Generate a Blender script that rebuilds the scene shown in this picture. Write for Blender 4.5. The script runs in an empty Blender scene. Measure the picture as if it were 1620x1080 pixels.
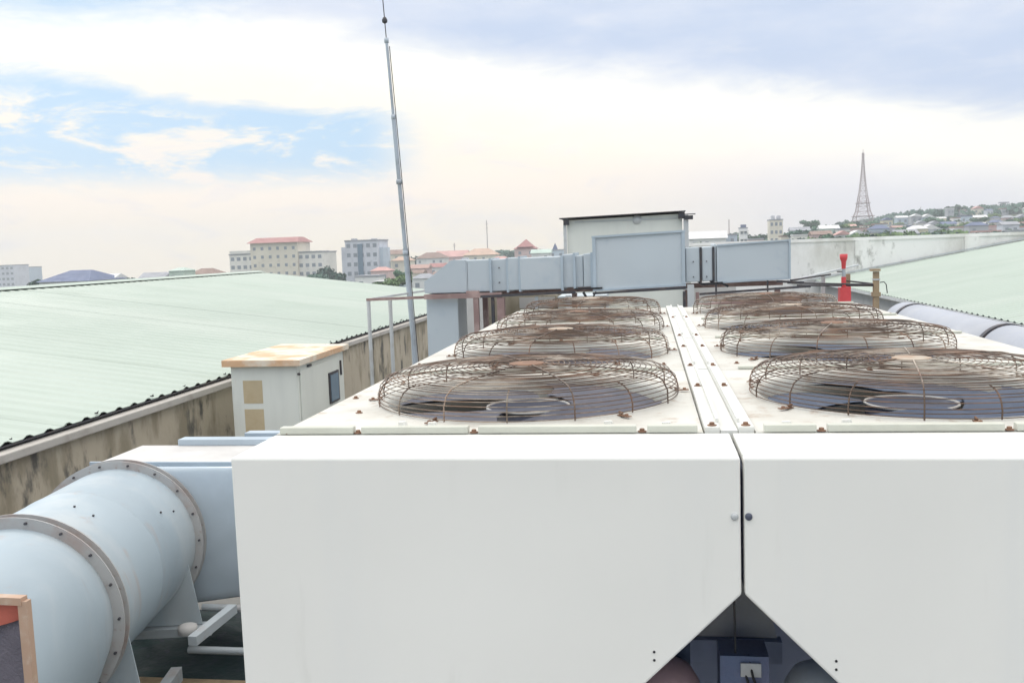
import bpy, math, random
from mathutils import Vector, Matrix
S = bpy.context.scene
col = S.collection
PI = math.pi
rnd = random.Random(7)

# ------------------------------------------------------------------ camera
T = 2.2                                   # top of the chillers above the roof slab
cam_d = bpy.data.cameras.new('camera')
cam = bpy.data.objects.new('camera', cam_d); col.objects.link(cam)
fw = Vector((-0.14634891, 0.98431291, -0.09853983))
rt = Vector((0.98904593, 0.14365613, -0.03392746))
up = Vector((0.01923939, 0.10242566, 0.99455459))
CAM = Vector((-0.1831, -1.8861, T + 0.4346))
m = Matrix(((rt.x, up.x, -fw.x, CAM.x), (rt.y, up.y, -fw.y, CAM.y), (rt.z, up.z, -fw.z, CAM.z), (0, 0, 0, 1)))
cam.matrix_world = m
cam_d.sensor_width = 36; cam_d.lens = 1459.86 / 1620 * 36
cam_d.clip_start = 0.05; cam_d.clip_end = 6000
S.camera = cam

# ------------------------------------------------------------------ world
SUN_EL, SUN_AZ = math.radians(38), math.radians(-50)     # azimuth measured from +Y towards +X
W = bpy.data.worlds.new('World'); S.world = W; W.use_nodes = True
nt = W.node_tree; N = nt.nodes; Lk = nt.links; N.clear()
class NB:
    """small node helper"""
    def __init__(s, tree): s.t = tree
    def n(s, typ, **kw):
        x = s.t.nodes.new(typ)
        for k, v in kw.items(): setattr(x, k, v)
        return x
    def put(s, sock, v):
        if isinstance(v, bpy.types.NodeSocket): s.t.links.new(v, sock)
        elif v is not None:
            if hasattr(sock.default_value, '__len__') and not hasattr(v, '__len__'): v = (v,)*len(sock.default_value)
            sock.default_value = v
    def m(s, op, a, b=None, c=None, clamp=False):
        x = s.n('ShaderNodeMath', operation=op); x.use_clamp = clamp
        s.put(x.inputs[0], a)
        if b is not None: s.put(x.inputs[1], b)
        if c is not None: s.put(x.inputs[2], c)
        return x.outputs[0]
    def ss(s, v, a, b, o0=0.0, o1=1.0):
        x = s.n('ShaderNodeMapRange', interpolation_type='SMOOTHSTEP')
        s.put(x.inputs['Value'], v); x.inputs['From Min'].default_value = a; x.inputs['From Max'].default_value = b
        x.inputs['To Min'].default_value = o0; x.inputs['To Max'].default_value = o1
        return x.outputs[0]
    def mix(s, f, a, b, mode='MIX'):
        x = s.n('ShaderNodeMix', data_type='RGBA', blend_type=mode)
        s.put(x.inputs[0], f)
        def c4(v): return v if isinstance(v, bpy.types.NodeSocket) else (*v[:3], 1)
        s.put(x.inputs[6], c4(a)); s.put(x.inputs[7], c4(b))
        return x.outputs[2]
    def noise(s, vec, scale, detail=4, rough=.55, dim='3D', dist=0):
        x = s.n('ShaderNodeTexNoise', noise_dimensions=dim)
        if vec is not None: s.t.links.new(vec, x.inputs['Vector'])
        x.inputs['Scale'].default_value = scale; x.inputs['Detail'].default_value = detail
        x.inputs['Roughness'].default_value = rough; x.inputs['Distortion'].default_value = dist
        return x.outputs[0]
b = NB(nt)
sky = b.n('ShaderNodeTexSky', sky_type='NISHITA'); sky.sun_disc = False
sky.sun_elevation = SUN_EL; sky.sun_rotation = SUN_AZ; sky.dust_density = 1.2; sky.ozone_density = 2.0
tc = b.n('ShaderNodeTexCoord'); sep = b.n('ShaderNodeSeparateXYZ'); Lk.new(tc.outputs['Generated'], sep.inputs[0])
az = b.m('MULTIPLY', b.m('ARCTAN2', sep.outputs[0], sep.outputs[1]), 180/PI)
el = b.m('MULTIPLY', b.m('ARCSINE', sep.outputs[2]), 180/PI)
comb = b.n('ShaderNodeCombineXYZ')          # clouds stretched along the horizon
Lk.new(b.m('MULTIPLY', az, 1.0), comb.inputs[0]); Lk.new(b.m('MULTIPLY', el, 3.2), comb.inputs[1])
cv = comb.outputs[0]
n1 = b.noise(cv, .055, 6, .55); n2 = b.noise(cv, .16, 6, .6, dist=.6); n3 = b.noise(cv, .5, 5, .6)
def curve(v, lo, hi, ylo, yhi, pts):
    x = b.n('ShaderNodeFloatCurve'); Lk.new(b.ss_lin(v, lo, hi), x.inputs[1])
    c = x.mapping.curves[0]
    P = [((p - lo)/(hi - lo), (q - ylo)/(yhi - ylo)) for p, q in pts]
    c.points[0].location = (0, P[0][1]); c.points[1].location = (1, P[-1][1])
    for p in P: c.points.new(*p)
    x.mapping.update()
    return b.m('ADD', b.m('MULTIPLY', x.outputs[0], yhi - ylo), ylo)
def ss_lin(v, lo, hi):
    x = b.n('ShaderNodeMapRange'); b.put(x.inputs['Value'], v)
    x.inputs['From Min'].default_value = lo; x.inputs['From Max'].default_value = hi
    return x.outputs[0]
b.ss_lin = ss_lin
E1 = curve(az, -60, 60, 0, 20, [(-60, 12.6), (-36, 13.2), (-26.6, 13.6), (-14.3, 12.2), (-.7, 9.7), (10.2, 8.2), (16.8, 6.6), (20.5, 6.0), (60, 5.0)])
E2 = curve(az, -60, 60, 0, 20, [(-60, 10.8), (-36.4, 10.6), (-26.8, 9.4), (-21.5, 8.9), (-14.5, 8.6), (60, 8.5)])
wob = b.m('ADD', b.m('MULTIPLY', b.m('SUBTRACT', n2, .5), 2.6), b.m('MULTIPLY', b.m('SUBTRACT', n3, .5), .9))
elw = b.m('ADD', el, wob)
low = b.mix(b.ss(el, 0.3, 3.8), (1.16, 1.02, .78), (1.08, .96, .83))                # warm haze at the horizon, pinkish higher up
low = b.mix(b.ss(el, 2.8, 7.5), low, (1.06, .97, .83))
low = b.mix(b.m('MULTIPLY', b.ss(az, -6, 17), b.ss(elw, 9, 3)), low, (.86, .86, .93))
low = b.mix(b.m('MULTIPLY', b.ss(n2, .5, .68), .35), low, (.80, .80, .88))
band = b.mix(b.ss(b.m('SUBTRACT', E1, elw), 0.0, 6.0), (1.18, 1.13, .99), low)
clear = b.mix(.80, b.mix(1.0, sky.outputs[0], (.10, .10, .10), 'MULTIPLY'), (.42, .67, .93))
f1 = b.ss(b.m('SUBTRACT', E2, elw), -.5, .9)
f2 = b.ss(elw, 3.4, 5.6)
f3 = b.ss(az, -12.0, -17.5)
puff = b.ss(b.m('ADD', n2, b.m('MULTIPLY', b.m('SUBTRACT', n3, .5), .35)), .64, .44)
blue = b.m('MULTIPLY', b.m('MULTIPLY', f1, f2), b.m('MULTIPLY', f3, b.m('MAXIMUM', puff, b.ss(b.m('SUBTRACT', E2, elw), 1.9, .5))))
c = b.mix(b.m('MULTIPLY', blue, .93), band, clear)
upc = b.mix(b.ss(n1, .38, .62), (.55, .65, .83), (.70, .76, .88))
upc = b.mix(b.m('MULTIPLY', b.ss(n2, .5, .75), .4), upc, (.82, .84, .90))
upc = b.mix(b.m('MULTIPLY', b.ss(az, -20, -34), b.ss(el, 9.0, 13.4)), upc, (.42, .64, .90))
fu = b.ss(b.m('SUBTRACT', elw, E1), -1.6, 1.6)
c = b.mix(fu, c, upc)
c = b.mix(b.ss(el, 16, 42), c, (.86, .84, .81))            # the overcast deck overhead is a neutral white
c = b.mix(b.ss(el, -2, -20), c, (.45, .45, .43))
gain = b.ss(el, 14, 55, 1.0, 2.3)                     # an overcast sky grows brighter towards the zenith
cc = b.n('ShaderNodeVectorMath', operation='SCALE'); Lk.new(c, cc.inputs[0]); Lk.new(gain, cc.inputs['Scale'])
bgc = b.n('ShaderNodeBackground'); Lk.new(cc.outputs[0], bgc.inputs[0]); bgc.inputs[1].default_value = .83
out = b.n('ShaderNodeOutputWorld'); Lk.new(bgc.outputs[0], out.inputs[0])

sd = bpy.data.lights.new('sun', 'SUN'); sun = bpy.data.objects.new('sun', sd); col.objects.link(sun)
sd.energy = .7; sd.angle = math.radians(14); sd.color = (1, .95, .88)
dv = Vector((math.sin(SUN_AZ)*math.cos(SUN_EL), math.cos(SUN_AZ)*math.cos(SUN_EL), math.sin(SUN_EL)))
sun.rotation_euler = dv.to_track_quat('Z', 'Y').to_euler(); sun.location = (-20, 20, 30)
S.view_settings.view_transform = 'Standard'; S.view_settings.look = 'None'
S.view_settings.exposure = 0.42; S.view_settings.gamma = 1; S.view_settings.use_curve_mapping = False
S.render.engine = 'CYCLES'
S.cycles.max_bounces = 8; S.cycles.volume_bounces = 0

# ------------------------------------------------------------------ materials
def mat(name, color, rough=.6, metal=0.0, c2=None, scale=4, amt=.5, lo=.45, hi=.7, c3=None, s3=20, amt3=.5, lo3=.55, hi3=.7,
        streak=False, bump=0.0, bscale=60, spec=.5, soft=1):
    M = bpy.data.materials.new(name); M.use_nodes = True
    t = M.node_tree; B = t.nodes['Principled BSDF']; q = NB(t)
    B.inputs['Roughness'].default_value = rough; B.inputs['Metallic'].default_value = metal
    B.inputs['Specular IOR Level'].default_value = spec
    geo = q.n('ShaderNodeNewGeometry'); vec = geo.outputs['Position']
    if streak:
        mp = q.n('ShaderNodeMapping'); t.links.new(vec, mp.inputs[0]); mp.inputs['Scale'].default_value = (1, 1, .12) if streak == 'v' else streak
        sv = mp.outputs[0]
    else: sv = vec
    cur = None
    base = (*color, 1)
    nz0 = q.noise(vec, scale*.35, 3)
    cur = q.mix(q.ss(nz0, .3, .7), tuple(x*.94 for x in color), tuple(min(1, x*1.05) for x in color))
    if c2: cur = q.mix(q.m('MULTIPLY', q.ss(q.noise(sv, scale, 6, .6), lo, hi), amt), cur, c2)
    if c3: cur = q.mix(q.m('MULTIPLY', q.ss(q.noise(sv, s3, 8, .65), lo3, hi3), amt3), cur, c3)
    t.links.new(cur, B.inputs['Base Color'])
    rr = q.ss(q.noise(vec, scale*2, 4), .3, .7, max(0, rough - .08), min(1, rough + .1)); t.links.new(rr, B.inputs['Roughness'])
    if bump:
        bp = q.n('ShaderNodeBump'); bp.inputs['Strength'].default_value = bump; bp.inputs['Distance'].default_value = .01
        t.links.new(q.noise(vec, bscale, 5), bp.inputs['Height']); t.links.new(bp.outputs[0], B.inputs['Normal'])
    return M
M = {}
M['white'] = mat('white_paint_light_offset', (.72, .72, .68), .42, c2=(.70, .70, .68), scale=2.2, amt=.35, c3=(.55, .49, .40), s3=34, amt3=.30, lo3=.66, hi3=.76, bump=.03, bscale=5)  # chiller white, darkened in the colour to offset strong light on top faces
M['trim'] = mat('trim_paint', (.56, .57, .50), .5, c2=(.46, .46, .40), scale=6, amt=.6, c3=(.38, .24, .15), s3=20, amt3=.4, lo3=.62, hi3=.74)
M['front'] = mat('white_paint_shade_offset', (.82, .81, .775), .45, c2=(.70, .72, .73), scale=1.6, amt=.6, c3=(.56, .55, .50), s3=9, amt3=.28, lo3=.58, hi3=.76, streak='v', bump=.10, bscale=3)  # same chiller white, lightened in the colour to offset shade on upright faces
M['deck'] = mat('deck_paint', (.60, .59, .54), .5, c2=(.40, .37, .32), scale=4, amt=.6, lo=.45, hi=.72, c3=(.33, .22, .14), s3=12, amt3=.75, lo3=.55, hi3=.74, bump=.08, bscale=30)
M['rusty_white'] = mat('rust_stained_paint', (.72, .64, .53), .65, c2=(.60, .36, .20), scale=2.6, amt=.9, lo=.42, hi=.62, c3=(.8, .76, .66), s3=5, amt3=.4)
M['wire'] = mat('rusty_wire_highlit', (.11, .075, .055), .55, metal=.15, c2=(.25, .15, .10), scale=7, amt=.8, lo=.45, hi=.62, c3=(.62, .56, .47), s3=2.6, amt3=.6, lo3=.50, hi3=.64)  # rust browns; the cream patches stand for highlights caught by the wires
M['rust'] = mat('rust', (.20, .11, .07), .75, c2=(.36, .21, .13), scale=30, amt=.6, c3=(.12, .07, .05), s3=60, amt3=.6)
M['hubpale'] = mat('worn_hub_paint', (.42, .36, .29), .7, c2=(.34, .20, .12), scale=12, amt=.8)
M['blade'] = mat('fan_blade_grey', (.070, .075, .105), .55, metal=.0, c2=(.12, .115, .14), scale=4, amt=.7, c3=(.30, .25, .23), s3=18, amt3=.4)
M['blade_blue'] = mat('fan_blade_blue', (.045, .068, .12), .52, metal=.0, c2=(.08, .105, .16), scale=4, amt=.7, c3=(.26, .24, .25), s3=18, amt3=.3)
M['motor'] = mat('motor_dark', (.07, .08, .12), .5, c2=(.14, .14, .18), scale=10)
M['rim'] = mat('cream_rim', (.50, .49, .47), .5, c2=(.4, .3, .22), scale=15, amt=.4)
M['coil'] = mat('coil_blue', (.14, .20, .34), .5, metal=.3, c2=(.20, .17, .24), scale=3, amt=.5, bump=.3, bscale=80)
M['inside'] = mat('inner_steel', (.36, .41, .56), .5, metal=.2, c2=(.22, .24, .33), scale=5)
M['black'] = mat('black_rubber', (.02, .02, .024), .6)
M['pinkpaint'] = mat('faded_red_paint', (.40, .27, .28), .5, c2=(.6, .4, .36), scale=8)
M['duct'] = mat('duct_galvanised', (.42, .49, .55), .36, metal=.25, c2=(.50, .58, .66), scale=1.6, amt=.6, c3=(.34, .42, .50), s3=6, amt3=.35, bump=.06, bscale=4)
M['ductfar'] = mat('duct_blue_grey', (.49, .545, .585), .5, c2=(.54, .58, .61), scale=1.4, amt=.6, c3=(.34, .42, .50), s3=7, amt3=.3, bump=.05, bscale=3)
M['fanblue'] = mat('fan_casing_paint', (.35, .42, .47), .48, c2=(.45, .49, .51), scale=2.2, amt=.8, c3=(.40, .31, .27), s3=6, amt3=.6, lo3=.58, hi3=.74, streak='v', bump=.05, bscale=6)
M['flange'] = mat('flange_paint', (.38, .38, .38), .55, c2=(.33, .25, .22), scale=5, amt=.75, c3=(.22, .12, .08), s3=22, amt3=.6, lo3=.6)
M['steel'] = mat('grey_steel', (.42, .46, .49), .5, metal=.2, c2=(.33, .25, .22), scale=6, amt=.5, lo=.5)
M['redbrown'] = mat('oxide_steel', (.27, .18, .17), .65, c2=(.48, .36, .33), scale=6, amt=.7)
M['darksteel'] = mat('dark_steel', (.05, .05, .06), .6, c2=(.15, .11, .09), scale=12, amt=.5)
M['palesteel'] = mat('pale_steel', (.55, .57, .58), .45, metal=.2, c2=(.40, .38, .36), scale=6, amt=.5)
M['concrete'] = mat('stained_plaster', (.42, .37, .29), .9, c2=(.24, .21, .15), scale=2.4, amt=.9, lo=.45, hi=.62, c3=(.07, .07, .065), s3=3.0, amt3=.9, lo3=.54, hi3=.66, streak=(1, 1, .4), bump=.5, bscale=14)
M['coping'] = mat('coping_plaster', (.42, .40, .37), .9, c2=(.28, .25, .22), scale=3, amt=.6, bump=.4, bscale=20)
M['whitewall'] = mat('white_wall', (.82, .81, .79), .85, c2=(.55, .53, .49), scale=.7, amt=.8, lo=.46, hi=.66, c3=(.18, .17, .15), s3=1.5, amt3=.85, lo3=.56, hi3=.70, streak=(1, 1, .5), bump=.3, bscale=3)
M['slab'] = mat('roof_slab', (.25, .25, .24), .9, c2=(.14, .15, .14), scale=.8, amt=.7, c3=(.35, .34, .31), s3=6, amt3=.4, bump=.4, bscale=12)
M['roofgreen'] = mat('pale_green_sheet', (.375, .435, .385), .6, c2=(.43, .475, .43), scale=.35, amt=.7, c3=(.31, .36, .31), s3=1.3, amt3=.4, streak=(.25, 1.6, 1), bump=.03, bscale=8)
M['cabinet'] = mat('cabinet_paint', (.70, .72, .67), .5, c2=(.62, .64, .60), scale=3, amt=.6, streak='v', c3=(.55, .45, .33), s3=7, amt3=.25, lo3=.6)
M['tan'] = mat('tan_sticker', (.52, .43, .28), .7, c2=(.46, .36, .22), scale=9, amt=.7)
M['glass'] = mat('grey_glass', (.13, .20, .27), .15, c2=(.25, .33, .40), scale=4)
M['tarp'] = mat('green_net_with_shade', (.012, .030, .034), .8, c2=(.02, .05, .05), scale=5, amt=.8, c3=(.04, .04, .07), s3=14, amt3=.5, bump=.8, bscale=25)  # net green taken near black, the deep shade there put into the colour
M['red'] = mat('red_paint', (.66, .075, .085), .45, c2=(.60, .06, .06), scale=20, amt=.4)
M['orange'] = mat('orange_frame', (.44, .30, .22), .75, c2=(.55, .46, .38), scale=14, amt=.6)
M['redcloth'] = mat('red_cloth', (.55, .15, .11), .9, c2=(.40, .12, .09), scale=9)
M['mesh'] = mat('grey_mesh', (.14, .13, .16), .8, c2=(.22, .20, .24), scale=8, bump=.8, bscale=90)
M['pole'] = mat('pole_galvanised', (.44, .49, .55), .45, metal=.3, c2=(.28, .30, .32), scale=3, amt=.7)
M['lav'] = mat('pale_pipe_paint', (.38, .40, .45), .5, c2=(.46, .47, .50), scale=2)
M['tanbar'] = mat('timber_brown', (.36, .27, .17), .7, c2=(.22, .17, .12), scale=12, amt=.6)
M['cement'] = mat('pale_cement', (.55, .54, .53), .85, c2=(.42, .41, .40), scale=2, bump=.3)
M['leaf1'] = mat('foliage_deep_hazed', (.045, .115, .085), .7, c2=(.07, .15, .09), scale=.4, amt=.8)  # dark leaf green with the blue of distance haze mixed in
M['leaf2'] = mat('foliage_mid_hazed', (.07, .16, .09), .7, c2=(.10, .19, .10), scale=.4, amt=.8)  # mid leaf green, also tinted bluer to carry haze
M['leaf3'] = mat('foliage_bright', (.11, .19, .06), .7, c2=(.14, .22, .08), scale=.4, amt=.8)
M['bark'] = mat('bark', (.10, .08, .06), .9)
M['earth'] = mat('town_ground', (.09, .11, .07), .95, c2=(.22, .21, .17), scale=.03, amt=.6, c3=(.05, .09, .04), s3=.12, amt3=.7)
M['win'] = mat('far_window_hazed', (.24, .27, .31), .4, spec=.5)  # window grey lifted paler, distance haze put into the colour
M['lattice'] = mat('tower_steel', (.42, .34, .34), .6)
M['masonry'] = mat('grey_masonry', (.36, .36, .36), .9, c2=(.28, .28, .27), scale=2)
PAINT = {  # town wall colours, paled to carry part of the distance haze
 'white': (.74, .74, .73), 'cream': (.74, .69, .58), 'pale pink': (.62, .47, .45), 'pale blue': (.50, .58, .66), 'grey': (.44, .45, .48),
 'yellow': (.72, .66, .48), 'pale green': (.52, .62, .54), 'lavender': (.62, .64, .70), 'ivory': (.76, .74, .69)}
ROOF = {'red': (.40, .20, .19), 'brick-red': (.42, .28, .24), 'brown': (.27, .19, .16), 'grey': (.33, .34, .37), 'slate blue': (.13, .16, .26),
 'pink': (.55, .33, .30), 'white': (.68, .68, .68), 'pale green': (.48, .58, .52), 'orange': (.56, .40, .31)}
for k, v in PAINT.items(): M['p_'+k] = mat('wall_'+k.replace(' ', '_'), v, .85, c2=tuple(x*.8 for x in v), scale=.15, amt=.6, c3=tuple(x*.6 for x in v), s3=.6, amt3=.4)
for k, v in ROOF.items(): M['r_'+k] = mat('roof_'+k.replace(' ', '_').replace('-', '_'), v, .8, c2=tuple(x*.75 for x in v), scale=.3, amt=.6)

# ------------------------------------------------------------------ mesh builder
class MB:
    def __init__(s): s.v = []; s.f = []; s.sm = []
    def add(s, vs, fs, sm=False):
        o = len(s.v); s.v += [tuple(p) for p in vs]; s.f += [tuple(i + o for i in f) for f in fs]; s.sm += [sm]*len(fs); return s
    def box(s, a, c):                       # min, max corners
        x0, y0, z0 = a; x1, y1, z1 = c
        return s.add([(x0,y0,z0),(x1,y0,z0),(x1,y1,z0),(x0,y1,z0),(x0,y0,z1),(x1,y0,z1),(x1,y1,z1),(x0,y1,z1)],
                     [(0,3,2,1),(4,5,6,7),(0,1,5,4),(1,2,6,5),(2,3,7,6),(3,0,4,7)])
    def hull8(s, q0, q1):                   # two quads with matching corners, first seen from outside counterclockwise
        return s.add(list(q0) + list(q1), [(0,1,2,3),(7,6,5,4),(1,0,4,5),(2,1,5,6),(3,2,6,7),(0,3,7,4)])
    def beam(s, p, q, w, h=None, roll=0):   # rectangular bar between two points
        p = Vector(p); q = Vector(q); h = h or w; d = (q - p).normalized()
        u = d.cross(Vector((0,0,1)));  u = Vector((1,0,0)) if u.length < 1e-4 else u.normalized()
        n = u.cross(d).normalized()
        if roll: R = Matrix.Rotation(roll, 3, d); u = R @ u; n = R @ n
        c = lambda o: [o - u*w/2 - n*h/2, o + u*w/2 - n*h/2, o + u*w/2 + n*h/2, o - u*w/2 + n*h/2]
        return s.hull8(c(p), c(q))
    def tube(s, pts, r, n=8, closed=False, caps=True, radii=None):
        pts = [Vector(p) for p in pts]; L = len(pts); vs = []; fs = []; prev = None
        for i, p in enumerate(pts):
            if closed: d = (pts[(i+1) % L] - pts[i-1]).normalized()
            else: d = (pts[min(i+1, L-1)] - pts[max(i-1, 0)]).normalized()
            if prev is None:
                u = d.cross(Vector((0,0,1))); u = Vector((1,0,0)) if u.length < 1e-3 else u.normalized()
            else: u = (prev - d*prev.dot(d)).normalized()
            prev = u; w = d.cross(u); rr = radii[i] if radii else r
            for k in range(n):
                a = 2*PI*k/n; vs.append(p + (u*math.cos(a) + w*math.sin(a))*rr)
        for i in range(L if closed else L-1):
            j = (i+1) % L
            for k in range(n): fs.append((i*n+k, i*n+(k+1) % n, j*n+(k+1) % n, j*n+k))
        s.add(vs, fs, n > 4)
        if caps and not closed: s.add(vs[:n], [tuple(range(n))[::-1]]); s.add(vs[-n:], [tuple(range(n))])
        return s
    def prism(s, poly, axis, a, c):         # polygon in the two other axes, extruded from a to c
        def P(u, v, w): return {'x': (w, u, v), 'y': (u, w, v), 'z': (u, v, w)}[axis]
        n = len(poly); vs = [P(u, v, a) for u, v in poly] + [P(u, v, c) for u, v in poly]
        fs = [tuple(range(n)), tuple(range(2*n-1, n-1, -1))] + [((i+1) % n, i, i+n, (i+1) % n + n) for i in range(n)]
        return s.add(vs, fs)
    def lathe(s, prof, n=48, o=(0,0,0), X=(1,0,0), Y=(0,1,0), Z=(0,0,1), closed=False, sm=True):
        X, Y, Z, o = map(Vector, (X, Y, Z, o)); vs = []; fs = []; m_ = len(prof)
        for r, z in prof:
            for k in range(n):
                a = 2*PI*k/n; vs.append(o + (X*math.cos(a) + Y*math.sin(a))*r + Z*z)
        for i in range(m_ if closed else m_-1):
            j = (i+1) % m_
            for k in range(n): fs.append((i*n+k, i*n+(k+1) % n, j*n+(k+1) % n, j*n+k))
        return s.add(vs, fs, sm)
    def disc(s, r, z=0, n=24, o=(0,0,0), X=(1,0,0), Y=(0,1,0), Z=(0,0,1)):
        X, Y, Z, o = map(Vector, (X, Y, Z, o))
        return s.add([o + (X*math.cos(2*PI*k/n) + Y*math.sin(2*PI*k/n))*r + Z*z for k in range(n)], [tuple(range(n))])
    def mesh(s, name, mt, org=(0,0,0)):
        me = bpy.data.meshes.new(name); ox, oy, oz = org
        me.from_pydata([(x-ox, y-oy, z-oz) for x, y, z in s.v], [], s.f)
        me.polygons.foreach_set('use_smooth', s.sm); me.materials.append(mt); me.update(); me.validate()
        return me
    def build(s, name, mt, parent=None, at=None, bevel=0):
        pw = wloc(parent); at = Vector(at) if at is not None else (pw if parent else Vector((0,0,0)))
        o = bpy.data.objects.new(name, s.mesh(name, mt, at)); col.objects.link(o)
        if parent: o.parent = parent
        o.location = at - pw
        if bevel: mod = o.modifiers.new('bevel', 'BEVEL'); mod.width = bevel; mod.segments = 2; mod.limit_method = 'ANGLE'
        return o
def wloc(o):
    v = Vector((0,0,0))
    while o: v += o.location; o = o.parent
    return v
def inst(name, me, loc, parent=None, rz=0, sc=None):
    o = bpy.data.objects.new(name, me); col.objects.link(o)
    if parent: o.parent = parent
    o.location = Vector(loc) - wloc(parent); o.rotation_euler = (0, 0, rz)
    if sc: o.scale = sc if hasattr(sc, '__len__') else (sc,)*3
    return o
def tag(o, label=None, cat=None, group=None, kind=None):
    if label: o['label'] = label
    if cat: o['category'] = cat
    if group: o['group'] = group
    if kind: o['kind'] = kind
    return o
def thing(name, loc, label, cat, group=None):
    o = bpy.data.objects.new(name, None); col.objects.link(o); o.location = loc; o.empty_display_size = .2
    return tag(o, label, cat, group)
def box(a, c): return MB().box(a, c)

# ------------------------------------------------------------------ setting: slab, terrain
tag(box((-5.2, -8, -.4), (30, 27.6, 0)).build('roof_slab', M['slab']), kind='structure')
tag(box((-5.2, -8, -9), (30, 27.6, -.404)).build('own_building', M['whitewall']), 'plastered building block carrying the flat service roof under the chillers', 'building')
def ground_z(x, y):
    a = math.degrees(math.atan2(x, max(y, 1))); d = math.hypot(x, y)
    def sm(t): t = max(0, min(1, t)); return t*t*(3-2*t)
    h = sm((a - 2)/22)*22*sm((d - 260)/480) + sm((a - 2)/8)*5.2*sm((d - 120)/160)
    h += sm((d-500)/600)*9*sm((a+2)/6)*(.6 + .4*math.sin(a*.5))
    h -= max(0, d - 250)*.0145*sm((3 - a)/12)              # the town falls away to the left
    return -9 + h + 1.2*math.sin(x*.013 + 1)*sm((d-300)/200)
mb = MB(); vs = []; nA = 97; rads = [1, 40, 80, 120, 160, 200, 240, 280, 320, 360, 400, 450, 500, 550, 600, 660, 720, 800, 900, 1000, 1150, 1300, 1500]
for r in rads:
    for i in range(nA):
        a = 2*PI*i/(nA-1); x = r*math.sin(a); y = r*math.cos(a); vs.append((x, y, ground_z(x, y) if y > 0 else -9 - max(0, r - 250)*.0145*(1 if x < 0 else 0)))
mb.add(vs, [(i*nA+k, i*nA+k+1, (i+1)*nA+k+1, (i+1)*nA+k) for i in range(len(rads)-1) for k in range(nA-1)], True)
tag(mb.build('ground', M['earth']), kind='structure')

# ------------------------------------------------------------------ left parapet wall and green sheet roof
WX = -5.0
w = tag(box((WX-.2, -6, 0), (WX+.06, 24.9, 1.20)).build('parapet_wall', M['concrete']), 'mouldy brown plaster parapet wall below the left green roof', 'wall')
box((WX-.24, -6, 1.202), (WX+.13, 24.9, 1.272)).build('coping', M['coping'], w, bevel=.01)
RZ0, RZ1, RX0, RX1 = 1.315, 2.22, WX+.03, -12.0
PR = [(0, 0), (.045, .020), (.085, .020), (.13, 0), (.25, 0)]
def sheet_mesh(name, x0, z0, x1, z1, wdt=1.0, n=4, mt=M['roofgreen'], lift=0):
    p = MB(); prof = []
    for k in range(n):
        prof += [(k*.25 + a, h) for a, h in (PR[:-1])]
    prof.append((n*.25, 0)); prof.append((n*.25 + .05, .012))
    vs = []
    for (x, z) in ((x0, z0), (x1, z1)):
        for a, h in prof: vs.append((x, a, z + h))
    for (x, z) in ((x0, z0), (x1, z1)):
        for a, h in prof: vs.append((x, a, z + h - .006))
    L_ = len(prof); f = []
    for k in range(L_-1):
        f.append((k, k+1, L_+k+1, L_+k)); f.append((2*L_+k+1, 2*L_+k, 3*L_+k, 3*L_+k+1)); f.append((k+1, k, 2*L_+k, 2*L_+k+1)); f.append((L_+k, L_+k+1, 3*L_+k+1, 3*L_+k))
    p.add(vs, f); return p.mesh(name, mt)
shed = thing('green_roofed_shed', (RX1, 0, -9), 'long low shed with a pale green corrugated metal roof beyond the brown parapet', 'building')
box((RX1*2-WX+.3, -7.5, -9), (WX-.26, 24.6, 1.10)).build('wall', M['whitewall'], shed)
MB().prism([(WX-.3, 1.102), (RX1, RZ1-.12), (RX1*2-WX+.3, 1.102)], 'y', -7.4, 24.5).build('gable_core', M['masonry'], shed)
sm1 = sheet_mesh('roof_sheet', RX0, RZ0, RX1, RZ1); sm2 = sheet_mesh('roof_sheet', RX1*2-RX0, RZ0, RX1, RZ1)
for k in range(33):
    y = -8 + k
    o = inst('roof_sheet', sm1, (0, y, rnd.uniform(-.0015, .0015)), shed); inst('roof_sheet', sm2, (0, y, 0), shed)
rc = MB().add([(RX1-.25, -8.05, RZ1+.008), (RX1, -8.05, RZ1+.05), (RX1+.25, -8.05, RZ1+.008), (RX1-.25, 25.1, RZ1+.008), (RX1, 25.1, RZ1+.05), (RX1+.25, 25.1, RZ1+.008)], [(0,3,4,1),(1,4,5,2)])
rc.build('ridge_cap', M['roofgreen'], shed)
hook = MB().tube([(0,0,0), (.03,0,.02), (.035,0,.035)], .008, 6).box((-.03,-.02,-.012), (.03,.02,.006)).mesh('eave_hook', M['black'])
for k in range(30):
    y = -1 + k*.8 + rnd.uniform(-.3, .3)
    inst('eave_hook', hook, (RX0-.02, y, RZ0+.022), shed, rnd.uniform(-.8, .8), rnd.uniform(.3, .6))
box((RX0-.05, -7.9, RZ0-.022), (RX0+.004, 24.9, RZ0-.010)).build('eave_gutter', M['darksteel'], shed)

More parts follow.
